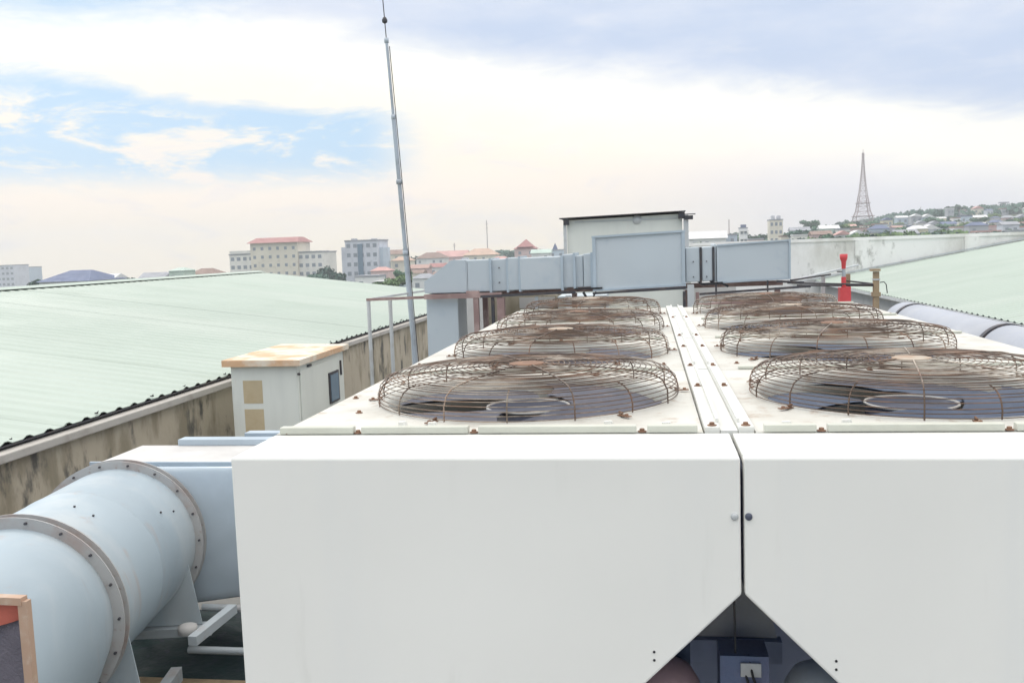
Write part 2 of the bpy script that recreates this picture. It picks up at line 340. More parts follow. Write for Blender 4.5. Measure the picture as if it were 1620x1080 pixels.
# right green roof and the white wall closing it
shr = thing('green_roofed_shed', (16, 0, -9), 'pale green corrugated metal roof rising to the right edge in front of the white wall', 'building')
rx0, rz0, rx1, rz1 = 5.0, 1.36, 21.0, 4.05
smr = sheet_mesh('roof_sheet', rx0, rz0, rx1, rz1)
for k in range(36): inst('roof_sheet', smr, (0, -8 + k + .1, rnd.uniform(-.0015, .0015)), shr)
box((rx0+.2, -7.5, .002), (30, 27.55, 1.25)).build('wall', M['masonry'], shr)
box((rx0-.03, -7.9, rz0-.07), (rx0+.05, 27.9, rz0-.012)).build('eave_gutter', M['palesteel'], shr)
dv_ = MB().beam((4.3, 28.06, 1.30), (rx1, 28.06, rz1+.08), .05, .05); dv_.build('verge_flashing', M['palesteel'], shr)
ww = thing('end_wall', (10, 28.3, -9), 'stained white boundary wall above the right green roof', 'wall')
box((1.2, 28.12, -9), (34, 28.42, 2.56)).build('wall_body', M['whitewall'], ww)
box((1.1, 28.08, 2.562), (34.1, 28.46, 2.66)).build('coping', M['whitewall'], ww)
for x in (6.4, 9.6, 12.8): box((x-.2, 28.05, 1.0), (x+.2, 28.118, 2.558)).build('pilaster', M['whitewall'], ww)
lw = tag(box((-3.2, 10.9, 0), (1.0, 11.1, 2.08)).build('low_wall', M['cement']), 'pale cement upstand wall behind the rooftop ductwork', 'wall')

# ------------------------------------------------------------------ the two chillers
LC, SP, C1, GR, XF = .254, 1.086, .765, .438, .54
END = LC + 4*SP
Z0 = .45
def bez(rs): return rs
# shared meshes ------------------------------------------------
def guard_mesh():
    g = MB()
    prof = [(GR, .006), (GR+.001, .03), (GR-.006, .055), (GR-.022, .074), (GR-.05, .084), (.30, .093), (.18, .098), (.06, .101)]
    # walk the profile
    segs = []; tot = 0
    for (a, c_) in zip(prof[:-1], prof[1:]):
        l = math.dist(a, c_); segs.append((tot, l, a, c_)); tot += l
    def at_(s_):
        for t0, l, a, c_ in segs:
            if s_ <= t0 + l + 1e-9: k = (s_ - t0)/l; return a[0] + (c_[0]-a[0])*k, a[1] + (c_[1]-a[1])*k
        return prof[-1]
    s_ = 0; st = []
    while s_ < tot: st.append(s_); s_ += .0125 if s_ < .10 else .0158
    for s_ in st:
        r, z = at_(s_); n = 72 if r > .2 else 40; j = rnd.uniform(-.0012, .0012); ph = rnd.uniform(0, 6)
        g.tube([(r*math.cos(2*PI*k/n), r*math.sin(2*PI*k/n), z + j + .0012*math.sin(3*2*PI*k/n + ph)) for k in range(n)], .0015, 5, closed=True)
    for k in range(8):
        a = 2*PI*(k+.35)/8; pts = []
        for i in range(15):
            r, z = at_(tot*i/14); pts.append((r*math.cos(a), r*math.sin(a), z + .003))
        pts[0] = (pts[0][0], pts[0][1], .001)
        g.tube(pts, .0021, 6)
    for k in range(8):                                  # short stiffeners on the side wall only
        a = 2*PI*(k+.85)/8
        g.tube([((at_(.11*i/5)[0])*math.cos(a), (at_(.11*i/5)[0])*math.sin(a), at_(.11*i/5)[1]-.003) for i in range(6)], .0022, 5)
    return g.mesh('fan_guard', M['wire'])
G_ME = guard_mesh()
HUB_ME = MB().lathe([(0.001, .1045), (.044, .104), (.052, .103), (.053, .100), (.001, .098)], 32).mesh('hub_plate', M['rust'])
HUB_ME2 = MB().lathe([(0.001, .1045), (.044, .104), (.052, .103), (.053, .100), (.001, .098)], 32).mesh('hub_plate', M['hubpale'])
def foot_mesh():
    f = MB().box((-.006, -.007, 0), (.036, .007, .0025)); f.lathe([(.005, .0025), (.005, .007), (.002, .008), (.0005, .008)], 8, (.024, 0, 0)); f.tube([(-.004, 0, .002), (.010, 0, .007), (-.006, 0, .009)], .0028, 6)
    return f.mesh('mount_foot', M['rust'])
FOOT_ME = foot_mesh()
def deck_mesh(hw0, hw1, hy0, hy1):
    # rectangle x in [hw0,hw1], y in [hy0,hy1] around the fan centre, with the round opening and a rolled rim
    n = 96; r = GR - .028; top = []; rect = []
    for k in range(n):
        a = 2*PI*k/n; c_, s_ = math.cos(a), math.sin(a)
        t = min((hw1 if c_ > 0 else hw0)/c_ if abs(c_) > 1e-6 else 1e9, (hy1 if s_ > 0 else hy0)/s_ if abs(s_) > 1e-6 else 1e9)
        rect.append((t*c_, t*s_, 0))
    cor = [(hw1, hy1), (hw0, hy1), (hw0, hy0), (hw1, hy0)]
    for x, y in cor:                                    # snap the nearest sample onto each corner
        i = min(range(n), key=lambda k: math.dist(rect[k][:2], (x, y))); rect[i] = (x, y, 0)
    p = MB(); vs = list(rect)
    prof = [(r+.045, 0), (r+.03, .003), (r+.012, .007), (r+.002, .002), (r-.003, -.012), (r-.006, -.16)]
    for rr, z in prof: vs += [(rr*math.cos(2*PI*k/n), rr*math.sin(2*PI*k/n), z) for k in range(n)]
    f = []
    for i in range(len(prof)):
        for k in range(n): f.append((i*n+k, i*n+(k+1) % n, (i+1)*n+(k+1) % n, (i+1)*n+k))
    p.add(vs, f, False)
    p.add(rect + [(x, y, -.03) for x, y, _ in rect], [((k+1) % n, k, n+k, n+(k+1) % n) for k in range(n)])
    p.sm = [False]*n + [True]*(len(prof)*n - n) + [False]*n
    return p
def blade_mesh(mt):
    p = MB(); vs = []; nr, nc = 9, 7; ZB = -.030
    R0, R1 = .135, GR - .045
    for i in range(nr):
        t = i/(nr-1); r = R0 + (R1-R0)*t; span = math.radians(74 + 10*t); sweep = math.radians(14)*t*t; pit = .030*(1-.2*t)
        for j in range(nc):
            u = j/(nc-1) - .5; a = sweep + u*span
            vs.append((r*math.cos(a), r*math.sin(a), ZB + u*pit + .006*(1-4*u*u)))
    f = [(i*nc+j, i*nc+j+1, (i+1)*nc+j+1, (i+1)*nc+j) for i in range(nr-1) for j in range(nc-1)]
    o = len(vs); vs += [(x, y, z-.006) for x, y, z in vs]
    f += [tuple(o+i for i in q[::-1]) for q in f]
    p.add(vs, f, True); return p.mesh('blade', mt)
BL = [blade_mesh(M['blade']), blade_mesh(M['blade_blue'])]
MOT = MB().lathe([(.001, -.050), (.06, -.049), (.108, -.046), (.117, -.030), (.121, -.024), (.121, -.14), (.06, -.16), (.001, -.16)], 32).mesh('fan', M['motor'])
RIM = MB().tube([(.122*math.cos(2*PI*k/40), .122*math.sin(2*PI*k/40), -.028) for k in range(40)], .0042, 6, closed=True).mesh('hub_rim', M['rim'])
BOLT = MB().lathe([(.0085, 0), (.0085, .0015), (.0048, .002), (.0045, .006), (.0005, .007)], 8, sm=False).mesh('bolt', M['rust'])
BOLTW = MB().box((-.013, -.005, 0), (.004, .005, .009)).lathe([(.007, 0), (.006, .006), (.004, .010), (.0005, .011)], 8, sm=False).mesh('bolt', M['white'])
TB = T
def chiller(sx, width, label):
    t = thing('air_cooled_chiller', (sx*width/2, END/2, 0), label, 'chiller', 'twin chillers standing side by side')
    IN = .0035
    P = lambda pts: [(sx*x, z) for x, z in (pts if sx > 0 else pts[::-1])]
    poly = [(IN, TB-.285), (.165+IN, TB-.45), (.75, TB-1.03), (.75, Z0), (width, Z0), (width, TB)]
    # front cover folded over the top
    fp = MB(); fp.prism(P([(IN, TB-.288), (.75, TB-1.03), (.75, Z0), (width, Z0), (width, TB), (IN, TB)]), 'y', 0, .035)
    fp.build('front_panel', M['front'], t, bevel=.005)
    tp = box((min(sx*IN, sx*width), .037, TB-.02), (max(sx*IN, sx*width), LC-.004, TB)).build('front_top_cover', M['white'], t, bevel=.003)
    MB().prism(P([(IN, TB-.288), (.75, TB-1.03), (.75, Z0), (width, Z0), (width, TB-.03), (IN, TB-.03)]), 'y', END-.03, END).build('rear_panel', M['front'], t)
    box((min(sx*(width-.03), sx*width), .04, Z0), (max(sx*(width-.03), sx*width), END-.032, TB-.034)).build('side_panel', M['front'], t)
    cl = MB()
    cl.prism([(sx*a, z_) for a, z_ in [(.006, TB-.29), (.03, TB-.27), (.77, TB-1.01), (.75, TB-1.035)][::sx]], 'y', .04, END-.035); cl.build('coil', M['coil'], t)
    box((min(sx*.004, sx*.02), .04, TB-.27), (max(sx*.004, sx*.02), END-.035, TB-.034)).build('inner_panel', M['inside'], t)
    box((min(sx*.745, sx*(width-.034)), .05, Z0), (max(sx*.745, sx*(width-.034)), END-.04, Z0+.04)).build('base_tray', M['motor'], t)
    # fin frames along the sloping coil
    for k in range(6):
        y = .30 + k*.78
        MB().beam((sx*.03, y, TB-.325), (sx*.72, y, TB-1.01), .03, .05).build('coil_rib', M['inside'], t)
    for y in (.2, 2.3, 4.4):
        for x in (.8, width-.1): box((sx*x-.05, y-.05, 0), (sx*x+.05, y+.05, Z0-.002)).build('leg', M['steel'], t)
    hw = (-(width-XF), XF-.062) if sx < 0 else (-(XF-.057), width-XF)
    dm = deck_mesh(hw[0], hw[1], -SP/2+.003, SP/2-.003)
    dme = dm.mesh('fan_deck', M['deck'])
    for i in range(4):
        yc = LC + SP*(i+.5) ; yf = yc - .03
        inst('fan_deck', dme, (sx*XF, yc, TB), t)
        g = inst('fan_guard', G_ME, (sx*XF, yc, TB+.003), t, rnd.uniform(0, 6))
        g.scale = (1, 1, rnd.uniform(.94, 1.06)); g.rotation_euler.x = rnd.uniform(-.004, .004); inst('hub_plate', HUB_ME if (i+(sx > 0)) % 2 == 0 else HUB_ME2, (sx*XF, yc, TB+.003), g)
        for k in range(6):
            a = PI/6 + k*PI/3 + rnd.uniform(-.05, .05)
            ft = inst('mount_foot', FOOT_ME, (0, 0, 0), None, a); ft.parent = g; ft.location = ((GR+.002)*math.cos(a), (GR+.002)*math.sin(a), .001)
        fr = inst('fan', MOT, (sx*XF, yc, TB), t, [(-.95, -.35), (.4, 1.0), (.9, .2), (1.2, .6)][i][sx > 0])
        for k in range(4):
            bl = inst('blade', BL[sx > 0], (sx*XF, yc, TB), fr, k*PI/2)
        inst('hub_rim', RIM, (sx*XF, yc, TB), fr)
    # raised cross strips at every module joint, in segments with rusty clips between
    for i in range(5):
        y0 = LC + i*SP
        cuts = [width-.012, .90, .88, .615, .59, .215, .19, .075] if i == 0 else [width-.02, .60, .58, .12]
        for a, c_ in zip(cuts[::2], cuts[1::2]):
            x0, x1 = sorted((sx*a, sx*c_)); hh = .018 if i == 0 else .011
            box((x0, y0-.004, TB+.001), (x1, y0+.020, TB+hh)).build('trim_strip', M['trim'], t, bevel=.002)
        for a in ([width-.03, .89, .602, .202] if i == 0 else [.59]): inst('bolt', BOLT, (sx*a, y0+.006, TB+(.003 if i else .002)), t, 0, 1.25)
    # long rail beside the joint of the two chillers
    for i in range(4):
        ya, yb = LC + .004 + i*SP, LC + (i+1)*SP - .008
        x0, x1 = sorted((sx*.024, sx*.058)) if sx < 0 else (.018, .053)
        box((x0, ya, TB-.03), (x1, yb, TB+.013)).build('joint_rail', M['white'], t, bevel=.0015)
        lx = (-.030, -.0235) if sx < 0 else (.0185, .024)
        box((lx[0], ya+.05, TB+.0132), (lx[1], yb-.03, TB+.023)).build('rail_lip', M['white'], t)
        for yy in ((.006, .62) if i < 2 else (.006,)): inst('bolt', BOLT, ((x0+x1)/2, ya+yy+.01, TB+.013), t, 0, 1.3)
    for (x, y) in ((.80, .36), (.72, .35), (.98, .55), (1.0, 1.1), (.28, .35), (.14, .33), (.12, .9), (.13, 1.5)): inst('bolt', BOLTW if y < .5 else BOLT, (sx*min(x, width-.06), y, TB), t, 0, 1.2)
    for y in (.8, 1.6, 2.7, 3.6, 4.4): inst('bolt', BOLT, (sx*(width-.03), y, TB), t, 0, 1.2)
    sc_ = MB().lathe([(.0075, 0), (.0075, .004), (.004, .006), (.0005, .006)], 14, (sx*.016 if sx < 0 else .012, 0, TB-.122), Z=(0,-1,0), Y=(0,0,1))
    sc_.build('screw_point', M['motor'] if sx > 0 else M['palesteel'], t)  # right one stands for an empty hole, its darkness put into the colour
    for z in (TB-.415, TB-.433): MB().lathe([(.0028, 0), (.0028, .0015), (.0002, .0016)], 8, (sx*.184, 0, z - (.008 if sx > 0 else 0)), Z=(0,-1,0), Y=(0,0,1)).build('rivet', M['black'], t)
    return t
chl = chiller(-1, 1.10, 'white rusty-topped chiller, the left of the twin units, beside the round duct')
chr_ = chiller(1, 1.21, 'white rusty-topped chiller, the right of the twin units, running out of frame')
for i in range(4):                                     # flat cover plates over the joint
    box((-.0225, LC+.006+i*SP, TB-.02), (.0165, LC+(i+1)*SP-.010, TB+.004)).build('joint_cover', M['white'], chl)
# things in the triangular tunnel below the joint
jb = thing('junction_box', (.03, .42, 1.0), 'dark blue-grey junction box hung in the triangular gap under the chiller joint', 'junction box')
box((-.02, .40, 1.44), (.10, .50, 1.60)).build('box_body', M['coil'], jb)
box((.03, .392, 1.55), (.08, .398, 1.585)).build('cover', M['palesteel'], jb)
MB().tube([(.05, .41, 1.60), (.06, .385, 1.55), (.09, .40, 1.47), (.10, .42, 1.2)], .0035, 6).build('cable', M['black'], jb)
MB().tube([(.03, .41, 1.59), (.05, .385, 1.53), (.11, .40, 1.48)], .0035, 6).build('cable', M['black'], jb)
MB().tube([(.02, .42, 1.60), (.015, .42, 1.93)], .003, 6).build('hanger', M['darksteel'], jb)
tp = thing('tunnel_partition', (0, .9, 0), 'lavender grey sheet steel partition glimpsed in the gap under the chillers', 'partition')
MB().prism([(-.085, 1.555), (.15, 1.555), (.10, 1.76), (-.085, 1.76)], 'y', .62, .64).build('upper_plate', M['cement'], tp)  # paler colour brightens this plate against the low light in the gap
MB().prism([(-.10, 1.49), (.16, 1.49), (.16, 1.552), (-.10, 1.552)], 'y', .60, .64).build('ledge', M['inside'], tp)
MB().prism([(-.13, 1.40), (-.09, 1.40), (-.09, 1.78), (-.14, 1.70)], 'y', .50, .52).build('side_plate', M['blade_blue'], tp)
MB().prism([(-.66, 0), (.66, 0), (.66, 1.25), (.18, 1.72), (-.18, 1.72), (-.66, 1.25)], 'y', 1.1, 1.12).build('lower_plate', M['inside'], tp)
for (x, mt_, lab) in ((-.165, 'pinkpaint', 'faded pink round compressor top low in the gap under the left chiller'), (.235, 'palesteel', 'pale grey round compressor top low in the gap under the right chiller')):
    c_ = thing('compressor', (x, .42, 0), lab, 'compressor')
    MB().lathe([(.10, 0), (.10, 1.46), (.095, 1.52), (.075, 1.555), (.04, 1.575), (.001, 1.58)], 28, (x, .42, 0)).build('shell', M[mt_], c_)
    box((x-.05, .30, 1.1), (x+.05, .33, 1.25)).build('terminal_box', M['motor'], c_)

# ------------------------------------------------------------------ round in-line fan and its duct, left foreground
A1 = Vector((-3.13, 1.91, .985)); A2 = Vector((-3.37, 3.16, .955)); ax = (A2 - A1).normalized()
Xa = ax.cross(Vector((0,0,1))).normalized(); Ya = Xa.cross(ax).normalized()
af = thing('duct_fan', (A1.x, A1.y, 0), 'large blue-grey cylindrical duct fan with rusty bolted flanges in the lower left', 'duct fan')
Lg = (A2-A1).length
MB().lathe([(.45, .0), (.455, .04), (.455, Lg*.5-.006), (.458, Lg*.5), (.455, Lg*.5+.006), (.455, Lg-.04), (.45, Lg)], 72, A1, Xa, Ya, ax).build('casing', M['fanblue'], af)
def flange(o, parent, r=.5, w=.035):
    MB().lathe([(.42, -w), (r, -w), (r, -w+.008), (.46, -w+.008), (.46, w-.008), (r, w-.008), (r, w), (.42, w)], 80, o, Xa, Ya, ax, closed=True, sm=False).build('flange', M['flange'], parent)
    fl = col.objects[-1]
    for k in range(18):
        a = 2*PI*k/18; p = o + (Xa*math.cos(a) + Ya*math.sin(a))*(r-.022)
        MB().tube([p - ax*(w+.014), p - ax*(w-.001)], .0065, 6).build('flange_bolt', M['darksteel'], af)
flange(A1, af); flange(A2, af)
for (an, s_) in ((60, .35), (74, .38), (35, .9), (30, 1.05)):
    a = math.radians(an); p = A1 + ax*s_ + (Xa*math.cos(a) + Ya*math.sin(a))*.455; d_ = (Xa*math.cos(a) + Ya*math.sin(a))
    MB().tube([p, p + d_*.008], .006, 8).build('casing_rivet', M['darksteel'], af)
# square-to-round transition toward the viewer
def round_to_rect(rc_, ro, rect, n=72):
    # four flat triangles and four quarter cones, folded as a sheet-metal worker does it
    C_ = [rc_ + (Xa*math.cos(2*PI*k/n) + Ya*math.sin(2*PI*k/n))*ro for k in range(n)]
    q = [Vector(p) for p in rect]; cor = [q[2], q[3], q[0], q[1]]          # corners in the order of the quadrants
    mb_ = MB(); h = n//4; fs = []
    for i in range(4):
        fs += [((i*h+k) % n, (i*h+k+1) % n, n+i) for k in range(h)] + [(((i+1)*h) % n, n+(i+1) % 4, n+i)]
    return mb_.add(C_ + cor, fs, True)
NR = [(-3.40, 1.13, .55), (-2.455, 1.09, .55), (-2.455, 1.09, 1.425), (-3.40, 1.13, 1.425)]
round_to_rect(A1 - ax*.035, .448, NR).build('inlet_transition', M['fanblue'], af)
fr = MB(); fw_ = .035
for p, q in ((NR[0], NR[1]), (NR[1], NR[2]), (NR[2], NR[3]), (NR[3], NR[0])): fr.beam(Vector(p)-Vector((0,.014,0)), Vector(q)-Vector((0,.014,0)), fw_, .028)
fr.build('inlet_frame', M['orange'], af)
MB().add([(-3.37, 1.16, .57), (-2.475, 1.125, .57), (-2.475, 1.125, 1.40), (-3.37, 1.16, 1.40)], [(0,1,2,3)]).build('inlet_mesh', M['mesh'], af)
cl = MB(); vs = []
for i in range(13):
    x = -3.37 + .89*i/12
    for j, z in enumerate((1.402, 1.36, 1.325 + .02*math.sin(i*1.7))): vs.append((x, 1.098 - .0 - .012*math.sin(i*1.3 + j), z))
cl.add(vs, [(i*3+j, (i+1)*3+j, (i+1)*3+j+1, i*3+j+1) for i in range(12) for j in range(2)], True)
cl.build('torn_gasket', M['redcloth'], af)
# outlet transition to the wide plenum
PL = dict(x0=-3.95, x1=-1.30, y0=3.83, y1=4.44, z0=.60, z1=1.275)
round_to_rect(A2 + ax*.035, .448, [(PL['x0']+.05, 3.828, .62), (PL['x1']-.02, 3.828, .62), (PL['x1']-.02, 3.828, 1.262), (PL['x0']+.05, 3.828, 1.262)]).build('outlet_transition', M['duct'], af)
pl = thing('duct_plenum', (-2.6, 4.1, 0), 'galvanised rectangular plenum box joining the round fan to the space behind the left chiller', 'duct box')
box((PL['x0'], PL['y0'], PL['z0']), (PL['x1'], PL['y1'], PL['z1'])).build('plenum_box', M['cement'], pl, bevel=.006)
for z in (PL['z0'], PL['z1']):
    box((PL['x0']-.02, PL['y0']-.022, z-.02), (PL['x1']+.02, PL['y0']-.002, z+.02)).build('edge_flange', M['duct'], pl)
box((PL['x0']+.3, PL['y1']-.02, PL['z1']+.002), (PL['x1'], PL['y1']+.09, PL['z1']+.045)).build('edge_flange', M['duct'], pl)
box((PL['x0']+.75, PL['y1']+.14, PL['z1']+.0), (PL['x1'], PL['y1']+.24, PL['z1']+.06)).build('rear_rail', M['duct'], pl)
for x in (-3.8, -1.45):
    for y in (3.9, 4.38): box((x-.03, y-.03, 0), (x+.03, y+.03, PL['z0']-.002)).build('leg', M['steel'], pl)
# saddles and steel frame under the fan
st = thing('fan_stand', (-3.1, 2.4, 0), 'grey angle-steel stand with saddle plates under the round duct fan', 'stand')
for o in (A1 + ax*.13, A2 - ax*.16):
    u = Xa; c0 = Vector((o.x, o.y, 0)); vs = []
    n = 14; arc = [(.447*math.cos(math.radians(-168 + 156*k/n)), .447*math.sin(math.radians(-168 + 156*k/n)) + o.z) for k in range(n+1)]
    pts = arc + [(.50, .48), (-.50, .48)]
    f0 = [c0 + u*a + Vector((0,0,z)) for a, z in pts]; d_ = Vector((ax.x, ax.y, 0)).normalized()*.008
    mm = MB(); k = len(f0)
    # strips between arc and base line keep the concave plate tidy
    base = [(-.50 + 1.0*i/n, .48) for i in range(n+1)]
    F = [c0 + u*a + Vector((0,0,z)) for a, z in arc] + [c0 + u*a + Vector((0,0,z)) for a, z in base]
    B_ = [p + d_ for p in F]; m1 = n+1
    fs = [(i, m1+i, m1+i+1, i+1) for i in range(n)]
    mm.add(F + B_, fs + [tuple(2*m1 + j for j in q[::-1]) for q in fs] + [(m1-1, 2*m1-1, 4*m1-1, 3*m1-1), (0, 2*m1, 3*m1, m1)])
    mm.build('saddle_plate', M['fanblue'], st)
    mm = MB().beam(c0 + u*-.54 + Vector((0,0,.45)), c0 + u*.56 + Vector((0,0,.45)), .10, .05); mm.build('cross_beam', M['steel'], st)
for s_ in (-.42, .42):
    a_ = A1 + ax*-.1 + Xa*s_; b_ = A1 + ax*.85 + Xa*s_
    MB().beam((a_.x, a_.y, .30), (b_.x, b_.y, .30), .06, .08).build('side_beam', M['steel'], st)
    for q in (.12, .93):
        p = a_.lerp(b_, q); MB().beam((p.x, p.y, 0), (p.x, p.y, .26), .06).build('leg', M['steel'], st)
    p, q = a_.lerp(b_, .1), a_.lerp(b_, .45); MB().beam((p.x, p.y, .03), (q.x, q.y, .25), .05).build('brace', M['steel'], st)
MB().lathe([(.03, 0), (.055, .01), (.055, .05), (.03, .06), (.001, .062)], 16, (A2.x+.50, A2.y-.20, .475)).build('rubber_pad', M['cement'], st)
# upper bracket that reads in front of the second saddle
ub = MB().beam((-2.62, 2.55, .62), (-2.60, 3.0, .62), .05, .05); ub.build('bracket', M['steel'], st)
for i, (y, z) in enumerate(((3.25, .52), (3.05, .34))):
    t_ = thing('steel_pipe', (-2.2, y, z), ['thin grey horizontal pipe above the dark netting, the farther of two', 'thin grey horizontal pipe above the dark netting, the nearer of two'][i], 'pipe')
    MB().tube([(-2.92, y, z), (-1.15, y, z)], .022, 12).build('tube', M['steel'], t_)
    for x in (-2.1, -1.3): box((x-.02, y-.02, 0), (x+.02, y+.02, z-.02)).build('support', M['steel'], t_)
mm = MB(); vs = []; nx, ny = 40, 36
for j in range(ny):
    for i in range(nx):
        x = -4.2 + 3.0*i/(nx-1); y = 1.0 + 3.4*j/(ny-1)
        vs.append((x, y, .02 + .05*abs(math.sin(x*5 + 2*math.sin(y*3))*math.cos(y*4 + x)) + rnd.uniform(0, .02)))
mm.add(vs, [(j*nx+i, j*nx+i+1, (j+1)*nx+i+1, (j+1)*nx+i) for j in range(ny-1) for i in range(nx-1)], True)
tag(mm.build('shade_net', M['tarp']), 'crumpled green net, deep shade in its colour, spread on the roof between duct and chiller', 'netting')
kb = tag(box((-3.4, 2.95, .001), (-1.2, 3.06, .16)).build('timber_bearer', M['tanbar'], bevel=.01), 'tan timber bearer lying across the roof under the two pipes', 'bearer')
ob = MB().lathe([(.13, 0), (.16, .05), (.14, .2), (.10, .24), (.001, .26)], 20, (-4.62, 3.9, .6)); ob.box((-4.82, 3.7, 0), (-4.42, 4.1, .598))
tag(ob.build('orange_hose_reel', M['orange']), 'blurred orange rounded cover by the parapet behind the round fan', 'cover')

# ------------------------------------------------------------------ cabinet by the parapet
cb = thing('outdoor_cabinet', (-4.0, 7.8, 0), 'cream outdoor cabinet with rust-stained lid standing against the parapet', 'cabinet')
cx0, cx1, cy0, cy1, cz = -4.49, -3.76, 7.11, 8.55, 1.53
box((cx0, cy0, .06), (cx1, cy1, cz)).build('body', M['cabinet'], cb, bevel=.01)
MB().hull8([(cx0-.06, cy0-.07, cz+.002), (cx1+.05, cy0-.07, cz+.002), (cx1+.05, cy1+.08, cz+.002), (cx0-.06, cy1+.08, cz+.002)],
           [(cx0-.06, cy0-.07, cz+.07), (cx1+.05, cy0-.07, cz+.06), (cx1+.05, cy1+.08, cz+.06), (cx0-.06, cy1+.08, cz+.075)]).build('lid', M['rusty_white'], cb)
box((cx1+.001, cy0+.04, .15), (cx1+.014, cy1-.30, cz-.06)).build('side_door', M['cabinet'], cb, bevel=.004)
wn = box((cx1+.002, cy1-.58, .98), (cx1+.03, cy1-.26, 1.33)).build('window', M['darksteel'], cb)
box((cx1+.031, cy1-.555, 1.005), (cx1+.036, cy1-.30, 1.305)).build('pane', M['glass'], wn)
box((cx1+.002, cy0+.26, cz-.05), (cx1+.02, cy0+.36, cz-.03)).build('hinge', M['darksteel'], cb)
box((cx1+.002, cy1-.14, 1.25), (cx1+.02, cy1-.12, 1.42)).build('handle', M['darksteel'], cb)
for z in (1.14, .84): box((cx0+.13, cy0-.006, z), (cx0+.34, cy0-.001, z+.24)).build('vent_cover', M['tan'], cb)
box((cx0+.02, cy0-.004, .10), (cx1-.012, cy0-.001, cz-.02)).build('front_door', M['cabinet'], cb)
MB().tube([(cx1+.006, cy0, cz-.09), (cx1+.022, cy0-.012, cz-.09)], .014, 10).build('lock', M['darksteel'], cb)
for x in (cx0+.08, cx1-.08):
    for y in (cy0+.1, cy1-.1): box((x-.04, y-.04, 0), (x+.04, y+.04, .058)).build('foot', M['darksteel'], cb)

# ------------------------------------------------------------------ lightning rod
lr = thing('lightning_rod', (-2.98, 9.11, 0), 'tall leaning grey lightning rod rising against the sky', 'lightning rod')
def rodp(z): t_ = (z-1.34)/(5.42-1.34); return Vector((-3.03 + (-.19)*t_, 9.11, z))
MB().tube([rodp(0), rodp(2.7)], .031, 14).build('lower_pole', M['pole'], lr)
MB().tube([rodp(2.62), rodp(4.3)], .024, 14).build('middle_pole', M['pole'], lr)
MB().tube([rodp(4.25), rodp(5.2)], .017, 12).build('upper_pole', M['pole'], lr)
MB().tube([rodp(5.15), rodp(5.66)], .006, 8).build('air_terminal', M['darksteel'], lr)
p = rodp(5.40); MB().lathe([(.001, -.04), (.03, -.02), (.034, .005), (.02, .035), (.001, .05)], 14, p).build('terminal_ball', M['darksteel'], lr)
for z in (2.64, 4.27, 5.17, 3.5): p = rodp(z); MB().lathe([(.02, -.03), (.037 if z < 4 else .027, -.028), (.037 if z < 4 else .027, .028), (.02, .03)], 14, p).build('collar', M['pole'], lr)
box((-2.98-.12, 9.0, 0), (-2.98+.12, 9.22, .02)).build('base_plate', M['steel'], lr)
# guy clamp and down lead
MB().tube([rodp(5.1)+Vector((.03,0,0)), rodp(3.4)+Vector((.04,-.01,0)), rodp(1.4)+Vector((.045,-.02,0)), rodp(.1)+Vector((.05,-.02,0))], .005, 6).build('down_lead', M['darksteel'], lr)

# light pipe rack left of the duct
rk = thing('pipe_rack', (-2.9, 8.3, 0), 'thin grey and oxide-red pipe rack beside the lightning rod', 'rack')
for (x, y) in ((-3.28, 8.11), (-3.03, 8.11), (-3.18, 9.6), (-2.72, 9.6)): MB().tube([(x, y, 0), (x, y, 2.12)], .022, 8).build('post', M['palesteel'], rk)
MB().beam((-3.30, 8.11, 2.135), (-2.0, 8.11, 2.155), .03).build('rail', M['redbrown'], rk)
MB().beam((-3.30, 8.14, 2.135), (-2.95, 9.65, 2.16), .025).build('rail', M['palesteel'], rk)
MB().beam((-3.0, 9.6, 2.16), (-2.0, 9.6, 2.17), .025).build('rail', M['redbrown'], rk)

# ------------------------------------------------------------------ rooftop ductwork behind the chillers
DY = 6.81
dk = thing('rooftop_duct', (-.5, 7.1, 0), 'long blue-grey rectangular air duct crossing behind the chillers', 'duct')
def front_box(name, q, depth, mt, parent, y=DY, bevel=.008):      # q: four (x,z) corners, counterclockwise from lower left
    return MB().hull8([(x, y, z) for x, z in q], [(x, y+depth, z) for x, z in q]).build(name, mt, parent, bevel=bevel)
def rq(x0, x1, z0a, z1a, z0b, z1b): return [(x0, z0a), (x1, z0b), (x1, z1b), (x0, z1a)]
# riser and its angled elbow
front_box('riser', [(-2.31, .3), (-2.0, .3), (-1.99, 2.235), (-2.30, 2.235)], .45, M['ductfar'], dk)
front_box('elbow', [(-2.30, 2.245), (-1.875, 2.245), (-1.875, 2.535), (-1.98, 2.545), ][0:4], .5, M['ductfar'], dk)
el_ = MB().prism([(-2.31, 2.247), (-1.90, 2.247), (-1.90, 2.555), (-2.04, 2.555), (-2.22, 2.42), (-2.31, 2.36)], 'y', DY-.004, DY+.5); el_.build('elbow', M['ductfar'], dk)
segs = [(-1.895, -1.66, 2.245, 2.55), (-1.655, -1.50, 2.245, 2.55), (-1.495, -1.38, 2.25, 2.56), (-1.375, -.975, 2.25, 2.555), (-.97, -.86, 2.262, 2.575), (-.855, -.78, 2.26, 2.56), (-.775, -.695, 2.262, 2.575)]
for i, (a, c_, z0, z1) in enumerate(segs):
    off = (.0, .03, .012, -.01, .02, .045, .02)[i]
    front_box('duct_section', rq(a, c_, z0, z1, z0+.003, z1+.004), .5, M['ductfar'], dk, DY+off)
    if i != 5:
        front_box('section_flange', rq(c_-.012, c_+.010, z0-.012, z1+.012, z0-.012, z1+.012), .52, M['duct'], dk, DY+off-.014, bevel=0)
big = front_box('silencer_box', rq(-.685, .165, 2.235, 2.73, 2.258, 2.757), .62, M['ductfar'], dk, DY-.02)
